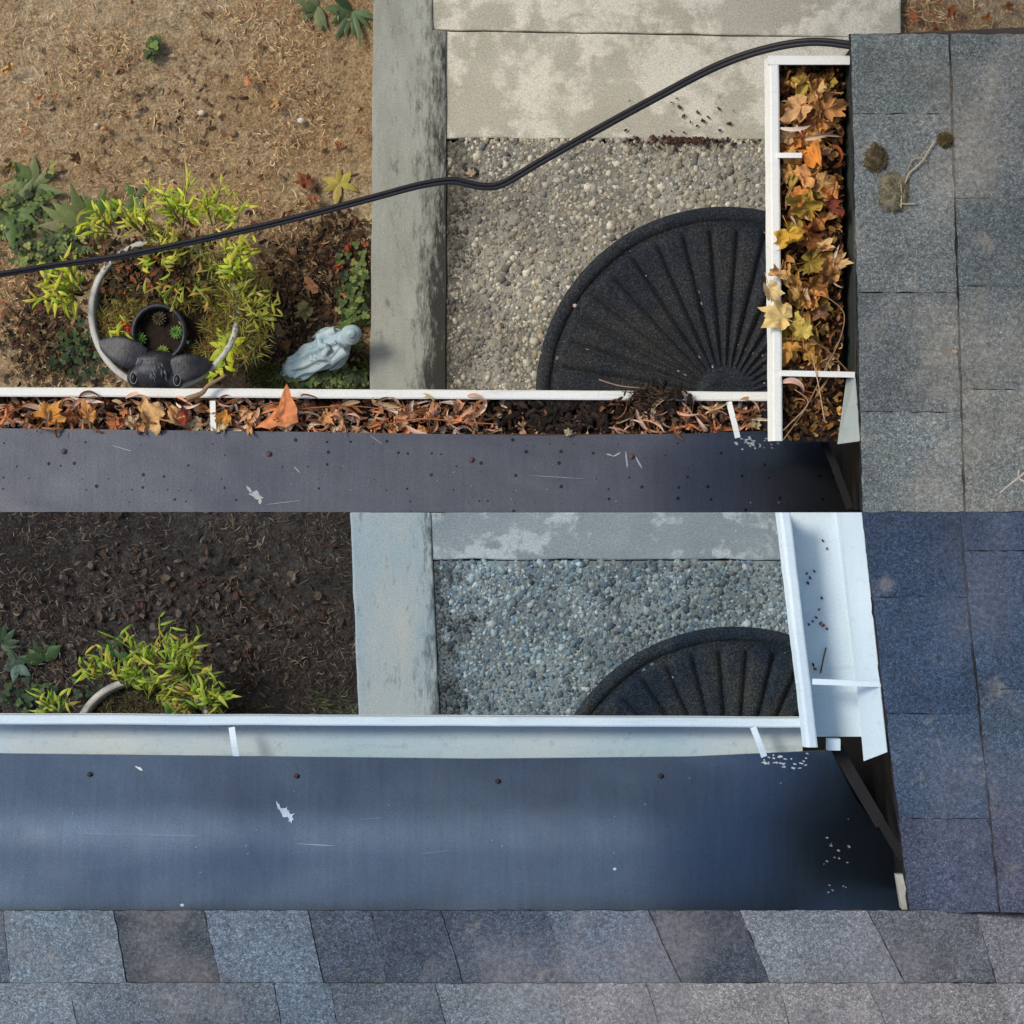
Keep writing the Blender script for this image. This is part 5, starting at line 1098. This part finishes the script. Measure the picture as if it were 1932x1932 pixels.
for px, py, r, c in [(333, 627, 14, (110, 150, 66)), (307, 663, 13, (136, 160, 70)), (262, 640, 16, (92, 130, 64)), (300, 600, 15, (84, 76, 52))]:
    m = MB(); b0 = P(px, py, HP - .022); cl = lin(c)
    for rg, (nn, rr, el) in enumerate([(13, 1.0, .15), (10, .75, .5), (7, .45, .9)]):
        for k in range(nn):
            f = random.uniform(.75, 1.25); blade(m, b0 + Vector((0, 0, .002 * rg)), k / nn * 6.283 + rg * .3, r * kk * rr, r * kk * .42, el, .1, (cl[0] * f, cl[1] * f, cl[2] * f), ns=4)
    tag(m.build('succulent', GREEN, loc=b0), {333: 'bright green round succulent at the right in the animal planter', 307: 'yellow green succulent nearest the head in the animal planter', 262: 'green succulent at the left edge of the animal planter bowl', 300: 'brownish dried succulent in the middle of the animal planter'}[px], 'succulent')
leafobj('fallen_leaf', MAPLE[3], P(244, 618, HP - .01), 22 * kk, (.2, .3, .9), (196, 84, 56), 'red curled leaf at the upper left of the animal planter bowl')
leafobj('fallen_leaf', MAPLE[0], P(354, 646, HP - .01), 6 * kk, (.2, .3, .9), (120, 170, 150), 'tiny blue green scrap at the right of the animal planter bowl')
# ------------------------------------------------------------------ leaning angel statue
f0 = P(556, 696, G + .03); h0 = P(668, 628, G + .15); ax = (h0 - f0); L_ = ax.length; ax.normalize()
sx = Vector((ax.y, -ax.x, 0)).normalized(); up_ = sx.cross(ax).normalized()
if up_.z < 0: up_ = -up_
base = Vector((f0.x, f0.y, G)); ang = empty('angel_statue', base, 'pale blue robed praying angel statuette leaning among the moss', 'statue')
sg = (158, 182, 186); sg2 = (176, 192, 190)
m = MB()
def robe(u, v):
    a_ = u * 6.28318; t = min(1, max(0, (v - .02) / .96))
    w_ = [.030, .031, .031, .030, .029, .030, .033, .035, .030, .018][min(9, int(t * 9))] if False else (.027 + .007 * math.sin(math.pi * t * .9) + .006 * math.exp(-((t - .72) / .12) ** 2) - .016 * max(0, (t - .82) / .18))
    w_ *= 1 + .17 * math.sin(a_ * 9 + t * 6) * (1 - t * .5) + .10 * math.sin(a_ * 3 + t * 16)
    if v < .01 or v > .99: w_ = .0003
    return f0 + ax * L_ * .86 * t + sx * math.cos(a_) * w_ + up_ * math.sin(a_) * w_ * .8
m.grid(robe, 64, 44, closeu=True)
m.ell(f0 + ax * .004, (.027, .027, .022), n=16, m=10)
m.ell(f0 + ax * L_ * .82, (.022, .022, .02), n=16, m=10)
sleeve = [(.55, .026, .012), (.62, .030, .014)]
for sgn in (-1, 1):
    m.tube([f0 + ax * L_ * .80 + sx * sgn * .026 + up_ * .004, f0 + ax * L_ * .60 + sx * sgn * .030 + up_ * .018, f0 + ax * L_ * .62 + sx * sgn * .008 + up_ * .034, f0 + ax * L_ * .72 + sx * sgn * .004 + up_ * .038], [.012, .013, .010, .006], 10)
for k in range(5):
    t = .38 + .07 * k; m.tube([f0 + ax * L_ * (t + .03) + sx * -.022 + up_ * .016, f0 + ax * L_ * t + sx * .004 + up_ * .027, f0 + ax * L_ * (t + .05) + sx * .024 + up_ * .012], .0044, 8)
fused(m, 'robed_body', STONE, ang, .0016, 1)
m = MB(); hc = f0 + ax * L_ * .99 + up_ * .004
m.ell(hc, (.021, .021, .023), n=24, m=18); m.ell(hc + ax * -.010 + up_ * -.004, (.024, .024, .018), n=20, m=12)
m.ell(hc + up_ * .014 + ax * .008, (.013, .013, .013), n=14, m=10); m.ell(hc + up_ * .026 + ax * .010, (.0035, .0035, .004), n=8, m=6)
hd = fused(m, 'hooded_head', STONE, ang, .002, 2)
m = MB()
for sgn in (-1, 1):
    m.ell(f0 + ax * L_ * .84 + sx * sgn * .002 + up_ * .037, (.004, .004, .009), n=10, m=8)
m.build('praying_hands', STONE, ang)
for sgn in (-1, 1):
    m = MB(); r0 = f0 + ax * L_ * .78 + sx * sgn * .018 - up_ * .018
    m.grid(lambda u, v: r0 + (sx * sgn * .30 - ax * 1.0) * .085 * v + (sx * sgn) * (.024 * math.sin(math.pi * min(1, v * .9 + .08)) * (u - .3)) + up_ * (.004 * math.sin(u * 12) - .006 * v), 14, 12)
    m.build('wing', STONE, ang, sol=.004)
m = MB(); m.ell(f0 - ax * .012 - up_ * .012, (.034, .030, .016), n=16, m=8, wob=.3, seed=2); m.build('plinth', STONE, ang)
for ch in [ang] + list(ang.children):
    if ch.type == 'MESH':
        nv = len(ch.data.vertices); ch.data.color_attributes['Col'].data.foreach_set('color', np.tile(np.array(lin(sg), dtype=np.float32), nv))
# remesh drops vertex colours: give the statue its own procedural glaze
n_ = N('pale_blue_glaze'); cg = n_.mix(n_.ramp(n_.noise(26, 5, .65), [(0.38, 0), (0.66, 1)]), lin((150, 176, 184)), lin((184, 196, 192)))
cg = n_.mix(n_.ramp(n_.noise(80, 6, .7), [(0.58, 0), (0.74, .5)]), cg, lin((96, 112, 104)))
GL_ = n_.done(cg, .5, n_.bump(n_.noise(90, 4, .6), .3, .003), spec=.4)
for ch in ang.children: ch.data.materials[0] = GL_

# ------------------------------------------------------------------ tall tree added out of view behind the upper yard (its brown crown darkens what the flashings mirror)
tr = empty('added_tree', (.9, 3.2, G), 'tall unseen leafy tree standing behind the upper yard past the top edge', 'added_tree')
m = MB(); m.tube([(.9, 3.2, G - .05), (.93, 3.18, G + 1.2), (.86, 3.25, G + 3.2), (.95, 3.2, G + 6.2)], [.13, .11, .09, .05], 12, lin((84, 66, 50)))
for k in range(9):
    a_ = k * 2.4; z_ = G + 1.3 + k * .5; m.tube([(.9, 3.2, z_), (.9 + math.cos(a_) * .8, 3.2 + math.sin(a_) * .5, z_ + .5), (.9 + math.cos(a_) * 1.5, 3.2 + math.sin(a_) * .8, z_ + .9)], [.05, .035, .012], 7, lin((84, 66, 50)))
m.build('trunk', WOOD, tr)
m = MB(); random.seed(5)
blobs = [(random.uniform(-1.1, 2.6), random.uniform(2.2, 3.9), G + random.uniform(1.6, 7.0), random.uniform(.35, .75)) for _ in range(64)]
for bx, by, bz, br in blobs:
    for _ in range(330):
        d = Vector((random.gauss(0, 1), random.gauss(0, 1), random.gauss(0, 1))).normalized() * br * random.uniform(.55, 1); p = Vector((bx, by, bz)) + d
        if p.y < 1.7: continue
        c = lin(random.choice([(150, 104, 66), (126, 88, 58), (164, 116, 74), (98, 74, 50)])); q = Vector((random.gauss(0, 1), random.gauss(0, 1), random.gauss(0, 1))).normalized() * .05; r = q.cross(Vector((random.gauss(0, 1), random.gauss(0, 1), 1))).normalized() * .028
        m.add([p - q, p + r, p + q, p - r], [(0, 1, 2, 3)], c)
m.build('crown', GREEN, tr, smooth=False)
